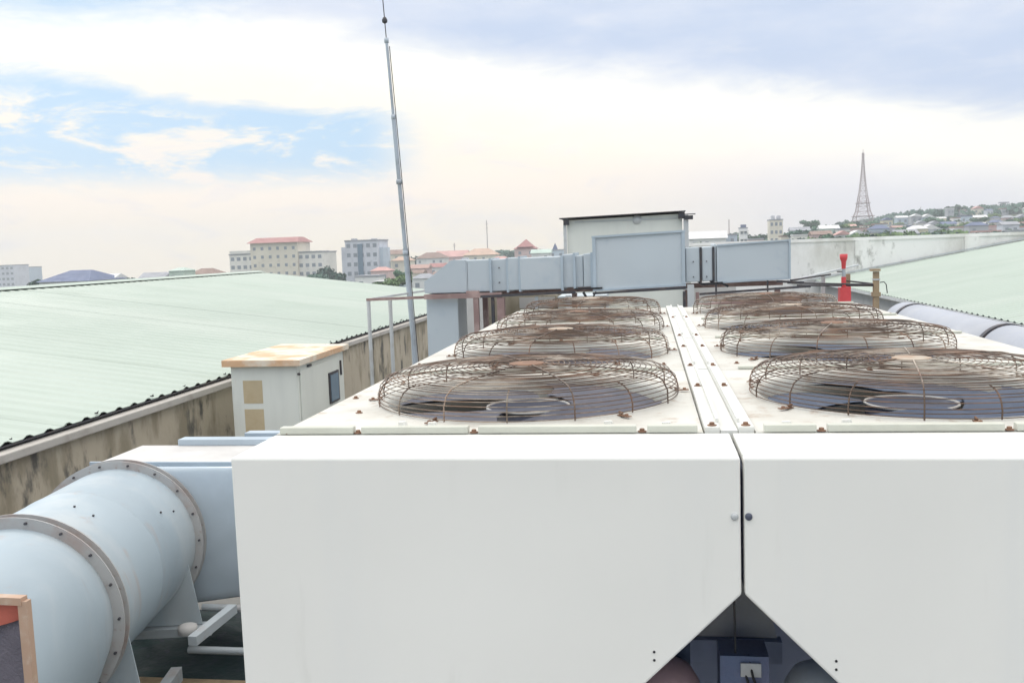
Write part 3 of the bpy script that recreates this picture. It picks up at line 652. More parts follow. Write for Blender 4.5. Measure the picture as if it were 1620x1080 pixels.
for z in (0, 1):
    zz = (2.232, 2.728)[z]
    MB().beam((-.69, DY-.03, zz), (.17, DY-.03, zz+.026), .022, .018).build('edge_angle', M['duct'], dk)
for x, z0, z1 in ((-.67, 2.245, 2.72), (.150, 2.27, 2.745)): MB().beam((x, DY-.028, z0), (x, DY-.028, z1), .03, .016).build('corner_angle', M['duct'], dk)
MB().beam((-.69, DY-.05, 2.205), (.17, DY-.05, 2.232), .04, .02).build('base_angle', M['darksteel'], dk)
segs = [(.172, .30, 2.28, 2.60), (.318, .415, 2.285, 2.60), (.43, .448, 2.275, 2.625)]
for a, c_, z0, z1 in segs: front_box('duct_section', rq(a, c_, z0, z1, z0+.004, z1+.005), .5, M['ductfar'], dk, DY+.02)
for x in (.31, .424): front_box('section_flange', rq(x-.008, x+.006, 2.26, 2.60, 2.26, 2.60), .5, M['darksteel'], dk, DY+.005, bevel=0)
front_box('silencer_box', rq(.452, 1.105, 2.272, 2.612, 2.295, 2.638), .55, M['ductfar'], dk, DY)
MB().beam((.452, DY-.008, 2.270), (1.108, DY-.008, 2.293), .014, .014).build('edge_angle', M['duct'], dk)
MB().beam((.452, DY-.008, 2.613), (1.108, DY-.008, 2.638), .014, .014).build('edge_angle', M['duct'], dk)
MB().beam((1.10, DY-.008, 2.30), (1.10, DY-.008, 2.63), .016, .014).build('corner_angle', M['duct'], dk)
for x in (-1.58, -1.2, .24, .36):
    for z in (2.33, 2.47): MB().tube([(x, DY-.002, z), (x, DY+.03, z)], .006, 6).build('screw', M['darksteel'], dk)
# steel table under it
tb = thing('duct_support_frame', (-.5, 7.0, 0), 'rusty steel angle frame holding up the rooftop duct', 'frame')
MB().beam((-2.3, DY-.06, 2.215), (-1.55, DY-.06, 2.215), .05, .045).build('rail', M['redbrown'], tb)
MB().beam((-1.75, DY-.07, 2.205), (-.85, DY-.07, 2.222), .04, .022).build('rail', M['darksteel'], tb)
MB().beam((-2.3, DY+.45, 2.215), (1.1, DY+.45, 2.235), .05, .045).build('rail', M['redbrown'], tb)
for x, mt_, w_ in ((-1.80, 'redbrown', .05), (-1.64, 'darksteel', .03), (-1.56, 'redbrown', .07), (-1.22, 'steel', .03), (-.92, 'palesteel', .05)): MB().beam((x, DY-.05, 0), (x, DY-.05, 2.19), w_, w_).build('post', M[mt_], tb)
for x in (-1.8, -.9, .2, 1.05): MB().beam((x, DY+.45, 0), (x, DY+.45, 2.19), .05).build('post', M['redbrown'], tb)
MB().beam((-1.83, DY-.05, 2.225), (-1.83, DY-.05, 2.26), .12, .05).build('clamp', M['redbrown'], tb)
MB().beam((.21, DY-.04, 0), (.21, DY-.04, 2.262), .06).build('post', M['palesteel'], tb)
MB().beam((.15, DY-.06, 0), (.15, DY-.06, 2.20), .025).build('post', M['darksteel'], tb)
MB().beam((.27, DY-.04, 0), (.27, DY-.04, 2.19), .03).build('post', M['redbrown'], tb)
MB().beam((.44, DY-.03, 0), (.44, DY-.03, 2.27), .016).build('post', M['darksteel'], tb)
MB().beam((.30, DY-.03, 2.262), (.50, DY-.03, 2.268), .02, .022).build('rail', M['black'], tb)
MB().beam((.50, DY-.04, 2.262), (.55, DY-.04, 2.235), .02).build('rail', M['black'], tb)
MB().beam((-.86, DY-.04, 2.25), (-.60, DY-.04, 2.254), .03, .014).build('packer', M['black'], tb)
MB().beam((-.78, DY-.04, 2.22), (-.74, DY-.04, 2.15), .022).build('brace', M['black'], tb)
MB().beam((-.66, DY-.04, 2.22), (-.70, DY-.04, 2.15), .014).build('brace', M['black'], tb)
MB().beam((.98, DY-.03, 2.27), (1.22, DY-.03, 2.25), .02).build('rail', M['darksteel'], tb)
MB().beam((.90, DY-.03, 0), (.90, DY-.03, 2.28), .014).build('post', M['darksteel'], tb)
MB().beam((.28, DY-.20, 2.18), (1.25, DY-.20, 2.225), .02).build('rail', M['darksteel'], tb)
rp = thing('red_pipe', (.8, 6.2, 0), 'dull red fire pipe lying low behind the right chiller fans', 'pipe')
MB().tube([(.25, 6.2, 2.10), (.95, 6.25, 2.14), (1.12, 6.3, 2.14)], .022, 10).build('tube', M['redbrown'], rp)
MB().tube([(.25, 6.32, 2.06), (1.05, 6.35, 2.08)], .018, 8).build('tube', M['orange'], rp)
for x in (.4, 1.0): MB().beam((x, 6.25, 0), (x, 6.25, 2.05), .03).build('support', M['steel'], rp)
# pale panels standing below the left part of the duct
pn = thing('equipment_crate', (-1.3, 7.5, 0), 'pale panelled unit half hidden under the left end of the duct', 'unit')
box((-1.86, 7.6, 0), (-1.12, 8.2, 2.16)).build('body', M['concrete'], pn)
box((-1.10, 7.58, 0), (-.60, 8.2, 2.14)).build('body', M['ductfar'], pn)
for z in (1.75, 1.9, 2.03): box((-1.50, 7.585, z), (-1.13, 7.598, z+.11)).build('panel', M['cement'], pn)
box((-1.09, 7.56, 1.6), (-.93, 7.578, 2.12)).build('panel', M['cabinet'], pn)

# white machine room behind
wb = thing('machine_cabin', (-.45, 10.8, 0), 'white flat-roofed cabin behind the duct with dark roof edge', 'cabin')
MB().hull8([(-1.20, 10.14, 0), (.27, 10.14, 0), (.27, 10.14, 3.02), (-1.20, 10.14, 2.985)], [(-1.20, 10.85, 0), (.27, 10.85, 0), (.27, 10.85, 3.02), (-1.20, 10.85, 2.985)]).build('body', M['cabinet'], wb)
MB().hull8([(-1.29, 10.04, 3.008), (.31, 10.04, 3.043), (.31, 10.9, 3.043), (-1.29, 10.9, 3.008)], [(-1.29, 10.04, 3.02), (.31, 10.04, 3.055), (.31, 10.9, 3.055), (-1.29, 10.9, 3.02)]).build('roof_sheet', M['darksteel'], wb)
box((-1.245, 10.10, 0), (-1.205, 10.138, 2.93)).build('corner_post', M['palesteel'], wb); box((-1.24, 10.06, 2.93), (-1.17, 10.135, 3.0)).build('bracket', M['darksteel'], wb)
box((.285, 10.08, 0), (.345, 10.138, 3.0)).build('corner_post', M['palesteel'], wb); box((.22, 10.06, 2.955), (.30, 10.10, 3.03)).build('bracket', M['darksteel'], wb)
box((.30, 10.02, 2.94), (.40, 10.06, 2.99)).build('bracket', M['darksteel'], wb); box((.27, 10.0, 3.0), (.43, 10.02, 3.012)).build('bracket', M['darksteel'], wb)
box((-1.1, 10.125, 2.955), (.20, 10.138, 2.968)).build('panel_joint', M['palesteel'], wb)
MB().lathe([(.001, .03), (.05, .02), (.06, 0)], 12, (-.3, 10.135, 2.965), Z=(0,-1,0), Y=(0,0,1)).build('lamp', M['palesteel'], wb)

# ------------------------------------------------------------------ fittings at the right
rd = thing('red_standpipe', (1.63, 7.1, 0), 'bright red flared standpipe with red base box behind the right fans', 'standpipe')
MB().lathe([(.018, 2.355), (.022, 2.42), (.034, 2.45), (.036, 2.49), (.03, 2.492)], 20, (1.63, 7.1, 0)).build('flared_head', M['red'], rd)
MB().tube([(1.63, 7.1, 2.28), (1.63, 7.1, 2.355)], .017, 12).build('valve_body', M['steel'], rd)
MB().beam((1.57, 7.1, 2.33), (1.63, 7.1, 2.33), .012).build('valve_handle', M['darksteel'], rd)
MB().tube([(1.63, 7.1, 2.18), (1.63, 7.1, 2.28)], .022, 12).build('neck', M['red'], rd)
MB().hull8([(1.575, 7.05, 1.5), (1.695, 7.05, 1.5), (1.685, 7.05, 2.19), (1.590, 7.05, 2.18)], [(1.575, 7.15, 1.5), (1.695, 7.15, 1.5), (1.685, 7.15, 2.19), (1.590, 7.15, 2.18)]).build('base_box', M['red'], rd)
MB().tube([(1.63, 7.12, 0), (1.63, 7.12, 1.5)], .03, 10).build('riser', M['red'], rd)
ps = thing('brown_post', (1.92, 7.1, 0), 'square brown post with hanging cable right of the red standpipe', 'post')
box((1.895, 7.08, 0), (1.945, 7.13, 2.32)).build('shaft', M['tanbar'], ps, bevel=.004)
box((1.87, 7.06, 2.325), (1.95, 7.14, 2.345)).build('cap', M['tanbar'], ps)
box((1.885, 7.07, 2.09), (1.955, 7.14, 2.13)).build('clamp', M['tanbar'], ps); box((1.89, 7.074, 2.24), (1.95, 7.136, 2.255)).build('clamp', M['palesteel'], ps)
MB().tube([(1.945, 7.07, 2.22), (1.98, 7.06, 2.225), (2.0, 7.06, 2.20), (2.01, 7.06, 2.12)], .005, 6).build('cable', M['black'], ps)
rl = thing('pipe_rails', (1.5, 7.1, 0), 'thin dark pipe rails running from the duct to the brown post', 'rails')
for p, q in (((1.1, 6.95, 2.245), (1.9, 7.1, 2.20)), ((1.2, 7.05, 2.215), (1.9, 7.12, 2.19)), ((1.66, 7.2, 2.24), (1.9, 7.14, 2.205)), ((1.12, 6.9, 2.27), (1.55, 7.3, 2.30))): MB().tube([p, q], .008, 8).build('rail', M['darksteel'], rl)
MB().tube([(1.1, 6.9, 2.26), (2.6, 11.0, 2.28)], .012, 8).build('rail', M['palesteel'], rl)
for (x, y) in ((1.48, 7.3), (1.70, 7.25)): box((x-.018, y-.018, 0), (x+.018, y+.018, 2.30)).build('post', M['tanbar'] if x > 1.6 else M['palesteel'], rl)

# pale round ducts right of the chillers
rdct = thing('round_duct', (4.4, 13, 0), 'pale lavender round duct with dark joint rings along the right green roof', 'duct')
PX, PZ, PRr = 4.42, 1.06, .40
for (ya, yb) in ((8.2, 10.72), (10.9, 14.9), (15.05, 15.6)):
    MB().lathe([(PRr-.03, 0), (PRr, .02), (PRr, yb-ya-.02), (PRr-.03, yb-ya)], 48, (PX, ya, PZ), (1,0,0), (0,0,-1), (0,1,0)).build('duct_length', M['lav'], rdct)
for y in (10.81, 14.97): MB().lathe([(PRr-.04, -.05), (PRr+.012, -.05), (PRr+.012, .05), (PRr-.04, .05)], 48, (PX, y, PZ), (1,0,0), (0,0,-1), (0,1,0), closed=True, sm=False).build('joint_ring', M['darksteel'], rdct)
MB().disc(PRr-.02, 0, 40, (PX, 8.22, PZ), (1,0,0), (0,0,1), (0,-1,0)).build('end_cap', M['lav'], rdct)
for y in (9, 13, 15.3): box((PX-.3, y-.05, 0), (PX+.3, y+.05, PZ-PRr-.002)).build('saddle', M['steel'], rdct)

# ------------------------------------------------------------------ town
def at(px, py, D):                        # survey sighting taken from the roof: world point at distance D ahead
    d = fw*1459.86 + rt*(px-809.5) - up*(py-539.6); return CAM + d*(D/d.y)
WIN = MB().box((-.55, -.06, -.6), (.55, .02, .6)).mesh('window', M['win'])
WINW = MB().box((-1.3, -.06, -.5), (1.3, .02, .5)).mesh('window', M['win'])
def house(px, D, wpx, hpx_top, wall, roof, style, label, cat='house', floors=2, dep=None, group=None, name='house', rz=None):
    """px: column of the centre, hpx_top: row of the wall top; sits on the terrain"""
    p = at(px, hpx_top, D); wd = wpx*D/1459.86; dep = dep or max(6, wd*.8); zt = p.z
    zg = ground_z(p.x, p.y + 0) - .5
    if zt - zg < 3: zg = zt - 3
    t = thing(name, (p.x, p.y, zg), label, cat, group); x0, x1 = p.x - wd/2, p.x + wd/2; y0, y1 = p.y, p.y + dep
    wl = box((x0, y0, zg), (x1, y1, zt)).build('wall', M['p_'+wall], t)
    rh = wd*.20; e = min(.6, wd*.06)
    if style == 'gable':
        r = MB().hull8([(x0-e, y0-e, zt+.01), (x1+e, y0-e, zt+.01), (x1+e, y1+e, zt+.01), (x0-e, y1+e, zt+.01)], [(x0-e, (y0+y1)/2-.05, zt+rh), (x1+e, (y0+y1)/2-.05, zt+rh), (x1+e, (y0+y1)/2+.05, zt+rh), (x0-e, (y0+y1)/2+.05, zt+rh)])
    elif style == 'front':
        r = MB().hull8([(x0-e, y0-e, zt+.01), (x1+e, y0-e, zt+.01), (x1+e, y1+e, zt+.01), (x0-e, y1+e, zt+.01)], [(p.x-.05, y0-e, zt+rh*1.4), (p.x+.05, y0-e, zt+rh*1.4), (p.x+.05, y1+e, zt+rh*1.4), (p.x-.05, y1+e, zt+rh*1.4)])
    elif style == 'hip':
        k = wd*.28
        r = MB().hull8([(x0-e, y0-e, zt+.01), (x1+e, y0-e, zt+.01), (x1+e, y1+e, zt+.01), (x0-e, y1+e, zt+.01)], [(x0+k, (y0+y1)/2-.1, zt+rh), (x1-k, (y0+y1)/2-.1, zt+rh), (x1-k, (y0+y1)/2+.1, zt+rh), (x0+k, (y0+y1)/2+.1, zt+rh)])
    else:
        r = MB().box((x0-.15, y0-.15, zt+.01), (x1+.15, y1+.15, zt+.5))
        if wd > 7 and rnd.random() < .6: MB().box((p.x-wd*.2, y0+dep*.3, zt+.51), (p.x+wd*.12, y0+dep*.6, zt+2.4)).build('roof_room', M['p_'+wall], t)
    r.build('roof', M['r_'+roof], t)
    fh = 3.2; nw = max(2, int(wd/3.4))
    for f_ in range(floors):
        zc = zt - 1.7 - f_*fh
        if zc - .9 < zg: break
        for k in range(nw):
            if rnd.random() < .88: inst('window', WIN, (x0 + wd*(k+.5)/nw, y0, zc), t, 0, (1, 1, 1))
    return t
def block(px0, px1, pyt, D, wall, label, rows, cols, name='apartment_block', dep=14, cat='building', roofm='r_grey', side=0):
    a = at(px0, pyt, D); c_ = at(px1, pyt, D); zt = (a.z+c_.z)/2; zg = ground_z((a.x+c_.x)/2, a.y) - .5
    t = thing(name, ((a.x+c_.x)/2, a.y, zg), label, cat)
    box((a.x, a.y, zg), (c_.x, a.y+dep, zt)).build('wall', M['p_'+wall], t)
    box((a.x-.2, a.y-.2, zt+.01), (c_.x+.2, a.y+dep+.2, zt+.45)).build('roof', M[roofm], t)
    fh = (3.3)
    for r in range(rows):
        zc = zt - 1.6 - r*fh
        if zc < zg + 1: break
        for k in range(cols): inst('window', WIN, (a.x + (c_.x-a.x)*(k+.5)/cols, a.y, zc), t, 0, ((c_.x-a.x)/cols*.55/1.1, 1, 1.15))
        if side: box((a.x-.35, a.y-.5, zc-1.25), (c_.x+.1, a.y-.08, zc-1.0)).build('balcony_slab', M['p_white'], t)
    return t, a, c_, zt, zg
# hotel with the red roof
D = 350
t, a, c_, zt, zg = block(362, 510, 401, D, 'ivory', 'broad cream hotel with a red-roofed central tower left of the grey tower block', 4, 15, 'hotel_building', 16, 'hotel')
q0, q1 = at(397, 385, D), at(471, 385, D)
box((q0.x, a.y-1.2, zg), (q1.x, a.y+13, q0.z)).build('tower_wall', M['p_cream'], t)
MB().hull8([(q0.x-1.2, a.y-2.4, q0.z+.01), (q1.x+1.2, a.y-2.4, q0.z+.01), (q1.x+1.2, a.y+14, q0.z+.01), (q0.x-1.2, a.y+14, q0.z+.01)],
           [(q0.x+1.0, a.y+3, q0.z+2.1), (q1.x-1.0, a.y+3, q0.z+2.1), (q1.x-1.0, a.y+9, q0.z+2.1), (q0.x+1.0, a.y+9, q0.z+2.1)]).build('tower_roof', M['r_red'], t)
for r in range(5):
    for k in range(6): inst('window', WIN, (q0.x + (q1.x-q0.x)*(k+.5)/6, a.y-1.2, q0.z-2.2-r*3.3), t)
for k, (u0, u1) in enumerate(((363, 396), (472, 509))):
    p0, p1 = at(u0, 397, D), at(u1, 397, D); box((p0.x, a.y-.4, zt+.46), (p1.x, a.y+8, p0.z)).build('roof_parapet', M['p_ivory'], t)
# grey-blue tower block
t, a, c_, zt, zg = block(545, 597, 381, 320, 'lavender', 'tall grey-blue tower block left of the lightning rod', 6, 5, 'tower_block', 13)
w0, w1 = at(537, 391, 320), at(544, 391, 320); box((w0.x, a.y+1.5, zg), (a.x-.02, a.y+11, w0.z)).build('side_wing', M['p_lavender'], t)
w0, w1 = at(598, 391, 320), at(603, 391, 320); box((c_.x+.02, a.y+1.5, zg), (w1.x, a.y+11, w0.z)).build('side_wing', M['p_pale blue'], t)
w0, w1 = at(565, 388, 320), at(573, 388, 320); box((w0.x, a.y-.35, zg), (w1.x, a.y-.07, zt-1)).build('glazed_stair', M['glass'], t)
for u in (553, 585): w0 = at(u, 377, 320); box((w0.x-.9, a.y+4, zt+.46), (w0.x+.9, a.y+6, w0.z)).build('roof_tank', M['p_grey'], t)
# left edge blocks
block(-14, 21, 420, 520, 'lavender', 'hazy pale lavender block at the far left edge, the wider of two', 8, 5)
block(24, 43, 423, 540, 'pale blue', 'hazy pale narrow block just right of the wide lavender one at the left edge', 8, 3)
house(100, 190, 92, 445, 'white', 'slate blue', 'hip', 'low white hall with a dark slate-blue hipped roof at the left', 'hall', 1, 14, name='hall_building')
house(160, 200, 42, 441, 'pale blue', 'white', 'gable', 'small pale house right of the slate-blue hall', floors=1)
house(278, 210, 26, 428, 'pale green', 'pale green', 'hip', 'small pale green house peeping over the left green roof', floors=1)
house(240, 260, 44, 439, 'pale blue', 'grey', 'gable', 'low grey-roofed house between slate-blue hall and pale green house', floors=1)
house(320, 240, 46, 433, 'pale pink', 'brown', 'hip', 'low house with brown roof just left of the hotel', floors=1)
spec = [ # px, D, wpx, top row, wall, roof, style, label
 (618, 400, 36, 402, 'cream', 'brown', 'gable', 'cream house with brown roof just right of the grey tower block'),
 (634, 330, 32, 412, 'cream', 'orange', 'hip', 'cream house with orange roof behind the foot of the lightning rod'),
 (600, 260, 30, 428, 'pale pink', 'pink', 'hip', 'low pink house in front of the grey tower block'),
 (580, 240, 40, 438, 'white', 'grey', 'flat', 'flat white house low in front of the grey tower block'),
 (612, 210, 46, 447, 'pale blue', 'white', 'flat', 'pale blue flat-roofed house beside the bright green tree'),
 (662, 300, 30, 424, 'pale pink', 'brick-red', 'gable', 'pink house with brick-red roof right of the rod'),
 (680, 450, 46, 408, 'white', 'brown', 'hip', 'long white house with brown roof on the skyline right of the rod'),
 (712, 470, 50, 406, 'pale pink', 'pink', 'gable', 'long pale pink house on the skyline left of the domed house'),
 (758, 440, 52, 403, 'cream', 'orange', 'hip', 'broad cream house with orange roof below the radio mast'),
 (692, 320, 30, 422, 'white', 'red', 'gable', 'white house with red roof under the long brown-roofed one'),
 (668, 230, 36, 440, 'white', 'grey', 'hip', 'white grey-roofed house low between rod and duct elbow'),
 (700, 240, 34, 436, 'ivory', 'brown', 'gable', 'ivory house with brown roof just left of the duct elbow'),
 (735, 330, 34, 418, 'lavender', 'grey', 'flat', 'lavender flat-roofed house behind the duct elbow'),
 (655, 260, 26, 432, 'cream', 'brown', 'gable', 'small cream house with brown roof beside the rod'),
 (790, 400, 30, 411, 'white', 'pink', 'hip', 'small white house with pink roof left of the domed house'),
 (1118, 330, 58, 377, 'white', 'white', 'gable', 'long low white house with white roof right of the cabin'),
 (1150, 340, 30, 372, 'pale blue', 'grey', 'flat', 'pale blue flat house left of the slim white tower'),
 (1196, 330, 22, 379, 'pale pink', 'grey', 'flat', 'small pink house between the white and yellow towers'),
 (1245, 350, 18, 374, 'cream', 'brown', 'flat', 'small cream annex at the foot of the yellow tower'),
]
for s_ in spec: house(*s_)
# domed-looking house with red pyramid and its spired neighbour
t = house(830, 380, 34, 393, 'pale pink', 'red', 'hip', 'tall pale house with a red pointed roof left of the cabin', floors=3)
p = at(830, 378, 380); b0 = at(817, 393, 380); b1 = at(843, 393, 380)
MB().hull8([(b0.x, p.y-.5, b0.z+.6), (b1.x, p.y-.5, b0.z+.6), (b1.x, p.y+8, b0.z+.6), (b0.x, p.y+8, b0.z+.6)], [(p.x-.1, p.y+3.5, p.z), (p.x+.1, p.y+3.5, p.z), (p.x+.1, p.y+3.8, p.z), (p.x-.1, p.y+3.8, p.z)]).build('pointed_roof', M['r_red'], t)
t = house(880, 380, 26, 396, 'pale blue', 'grey', 'flat', 'pale blue house with a small spire touching the cabin', floors=3)
p = at(877, 384, 380); MB().hull8([(p.x-1.6, p.y, p.z-4), (p.x+1.6, p.y, p.z-4), (p.x+1.6, p.y+3, p.z-4), (p.x-1.6, p.y+3, p.z-4)], [(p.x-.05, p.y+1.4, p.z), (p.x+.05, p.y+1.4, p.z), (p.x+.05, p.y+1.5, p.z), (p.x-.05, p.y+1.5, p.z)]).build('spire', M['r_slate blue'], t)
house(855, 370, 30, 400, 'white', 'pale green', 'gable', 'white house with pale green roof between red-pointed and spired houses')
# slim towers at the right
t, a, c_, zt, zg = block(1170, 1182, 361, 400, 'white', 'slim white stair-like tower left of the yellow tower', 6, 2, 'slim_tower', 5, 'tower')
w0, w1 = at(1172, 355, 400), at(1180, 355, 400); box((w0.x, a.y, zt+.46), (w1.x, a.y+3, w0.z)).build('tank', M['r_slate blue'], t)
for r in range(4): box((a.x-.5, a.y-.9, zt-1.2-r*3.3), (c_.x+.5, a.y-.1, zt-.9-r*3.3)).build('balcony_slab', M['p_white'], t)
t, a, c_, zt, zg = block(1217, 1238, 348, 400, 'cream', 'slim cream-yellow tower house rising above the right duct box', 8, 3, 'slim_tower', 7, 'tower')
for u in (1223, 1232):
    w0 = at(u, 341, 400); MB().lathe([(.9, zt+.46), (.9, w0.z), (.3, w0.z+.3), (.01, w0.z+.3)], 12, (w0.x, a.y+2, 0)).build('water_tank', M['p_grey'], t)
# hillside houses
wl_ = ['white', 'cream', 'pale blue', 'ivory', 'pale pink', 'grey', 'yellow', 'lavender', 'pale green']
rf_ = ['grey', 'grey', 'brown', 'slate blue', 'white', 'white', 'pink', 'brick-red']
def place_words(x, row):
    ref = [(1262, 'right of the yellow tower'), (1300, 'above the bare end of the white wall'), (1345, 'left of the lattice tower'), (1385, 'at the foot of the lattice tower'),
           (1430, 'right of the lattice tower'), (1480, 'on the slope below the twin trees'), (1530, 'mid-slope on the right hill'), (1580, 'near the hilltop mast'), (1700, 'at the right frame edge')]
    return next(w_ for lim, w_ in ref if x < lim), row
rowsd = [(1262, 1640, 300, 379, 23, 'front row'), (1262, 1640, 360, 370, 22, 'second row'), (1290, 1640, 430, 363, 22, 'third row'), (1400, 1640, 520, 352, 20, 'upper row'), (1500, 1640, 600, 340, 22, 'top row')]
used = {}
for (u0, u1, D, base, step, rn) in rowsd:
    u = u0 + 4; k = 0
    while u < u1:
        slope = (u - 1262)/360
        top = base - 5 - slope*(8 if D < 400 else 5) + rnd.uniform(-3, 3) 
        wpx = rnd.uniform(15, 30)*330/D*1.0; 
        wl, rf = rnd.choice(wl_), rnd.choice(rf_); sty = rnd.choice(['gable', 'front', 'hip', 'flat', 'flat'])
        pw, _ = place_words(u, rn)
        lab = f'{wl} {"flat" if sty == "flat" else rf + "-roofed"} house, {rn} {pw}'
        while lab in used: 
            wl = rnd.choice(wl_); rf = rnd.choice(rf_); lab = f'{wl} {"flat" if sty == "flat" else rf + "-roofed"} house, {rn} {pw}'
        used[lab] = 1
        house(u, D + rnd.uniform(-15, 15), wpx, top, wl, rf, sty, lab, 'house', 2, group='houses on the hillside')
        u += step*rnd.uniform(.85, 1.5)*(330/D)**.3
# trees
def tree_mesh(seed, n=900, lf=.42):
    r = random.Random(seed); p = MB()
    bl = [(r.uniform(-2.2, 2.2), r.uniform(-2.2, 2.2), r.uniform(3.0, 6.4), r.uniform(1.1, 2.0)) for _ in range(8)]
    for cx, cy, cz_, R in bl:                           # leafy inner mass of each clump
        for ring in range(1):
            vv = []; na, nb = 7, 5
            for j in range(nb):
                th = PI*(j+.5)/nb
                for q_ in range(na):
                    ph = 2*PI*q_/na; rr = R*r.uniform(.55, .85)
                    vv.append((cx + rr*math.sin(th)*math.cos(ph), cy + rr*math.sin(th)*math.sin(ph), cz_ + .8*rr*math.cos(th)))
            p.add(vv, [(j*na+q_, j*na+(q_+1) % na, (j+1)*na+(q_+1) % na, (j+1)*na+q_) for j in range(nb-1) for q_ in range(na)] + [tuple(range(na)), tuple(range((nb-1)*na, nb*na))])
    vs = []; fs = []
    for i in range(n):
        cx, cy, cz_, R = r.choice(bl); d = Vector((r.gauss(0, 1), r.gauss(0, 1), r.gauss(0, 1))).normalized()*R*r.uniform(.55, 1.08); d.z *= .8
        c0 = Vector((cx, cy, cz_)) + d; u = Vector((r.gauss(0,1), r.gauss(0,1), r.gauss(0,1))).normalized(); v = u.orthogonal().normalized(); s_ = r.uniform(.6, 1.2)*lf
        k = len(vs); vs += [c0+u*s_, c0+v*s_, c0-u*s_*.8, c0-v*s_]; fs.append((k, k+1, k+2, k+3))
    p.add(vs, fs); return p
TM = {}
for i, k in enumerate(('leaf1', 'leaf2', 'leaf3')):
    TM[k] = [tree_mesh(10*i + j).mesh('crown', M[k]) for j in range(3)]
TRK = MB().tube([(0,0,-1), (.1,0,2), (.0,.1,4.6)], .25, 7, radii=[.3, .22, .12]).tube([(0.05,0,2.4), (1.2,.4,4.4)], .1, 5).tube([(0.05,0,2.6), (-1.1,-.3,4.6)], .1, 5).mesh('trunk', M['bark'])
tused = {}
kinds = {'leaf1': 'dark green', 'leaf2': 'mid green', 'leaf3': 'bright green'}
def tree(px, py_top, D, hm, kind, label, group=None, wf=1.0):
    p = at(px, py_top, D); zt = p.z; zb = zt - hm; sc = hm/7.6
    zg = ground_z(p.x, p.y)
    t = thing('broadleaf_tree', (p.x, p.y, zb), label, 'tree', group)
    inst('crown', rnd.choice(TM[kind]), (p.x, p.y, zb), t, rnd.uniform(0, 6), (sc*wf, sc*wf, sc))
    me = TRK; inst('trunk', me, (p.x, p.y, zb), t, rnd.uniform(0, 6), (sc, sc, sc))
    if zb > zg + .5: box((p.x-.15*sc, p.y-.15*sc, zg-.5), (p.x+.15*sc, p.y+.15*sc, zb-.9*sc)).build('lower_trunk', M['bark'], t)
    return t
for a_ in [(515, 417, 330, 11, 'leaf1', 'dark tree right of the hotel', 1), (500, 432, 300, 8, 'leaf1', 'dark bush low at the right corner of the hotel', 1.2), (530, 430, 300, 8, 'leaf1', 'dark tree between hotel and grey tower block', 1.1),
           (622, 436, 210, 6, 'leaf3', 'bright green tree left of the foot of the lightning rod', 1.3), (606, 444, 200, 5, 'leaf3', 'bright green bush under the tower block', 1.3), (634, 424, 250, 7, 'leaf2', 'thin green tree just left of the rod', .8),
           (655, 404, 520, 11, 'leaf1', 'dark skyline tree just right of the rod', 1.3), (675, 400, 520, 10, 'leaf1', 'dark round skyline tree over the brown-roofed house', 1.2), (710, 440, 240, 6, 'leaf3', 'bright tree beside the duct elbow', 1.1),
           (776, 396, 560, 12, 'leaf1', 'dark skyline tree at the foot of the radio mast', 1.4), (796, 394, 560, 12, 'leaf1', 'dark skyline tree right of the radio mast', 1.5), (812, 397, 540, 10, 'leaf1', 'dark skyline tree touching the red-pointed house', 1.2), (860, 393, 560, 10, 'leaf1', 'dark tree behind the green-roofed house', 1.4),
           (196, 438, 330, 6, 'leaf1', 'small dark tree over the left green roof near the slate-blue hall', 1.4), (246, 432, 330, 7, 'leaf1', 'small pointed dark tree left of the pale green house', .8), (290, 432, 300, 6, 'leaf1', 'small dark tree right of the pale green house', 1.1), (52, 441, 200, 4, 'leaf1', 'dark bush at the left end of the slate-blue hall', 1.0), (215, 441, 330, 5, 'leaf2', 'low green bush over the left green roof', 1.6)]:
    tree(*a_[:6], 'trees in the town', a_[6])
ORD = 'first second third fourth fifth sixth seventh eighth ninth tenth eleventh twelfth'.split()
def number_labels(ts):                    # alike neighbours are told apart by their order from the left
    by = {}
    for t in sorted(ts, key=lambda o: o.location.x/o.location.y): by.setdefault(t['label'], []).append(t)
    for l_, g_ in by.items():
        if len(g_) > 1:
            for i, t in enumerate(g_): t['label'] = l_ + ', ' + ORD[min(i, 11)] + ' from left'
belt = []; hill = []
u = 1096
while u < 1262:
    D = rnd.uniform(430, 520); top = 369 - (u-1090)*.012 + rnd.uniform(-3, 4)
    k = rnd.choice(['leaf1', 'leaf1', 'leaf2']); w_ = 'right of the cabin' if u < 1135 else 'left of the slim white tower' if u < 1172 else 'between the two slim towers' if u < 1218 else 'behind the yellow tower'
    belt += [0]; belt[-1] = tree(u, top, D, rnd.uniform(9, 13), k, f'{kinds[k]} tree in the belt {w_}', 'tree belt behind the slim towers', rnd.uniform(1.1, 1.6)); u += rnd.uniform(7, 13)
tree(1106, 383, 300, 5, 'leaf3', 'bright green bush low beside the cabin corner', None, 1.6); tree(1128, 384, 300, 5, 'leaf2', 'mid green bush above the small duct sections', None, 1.5)
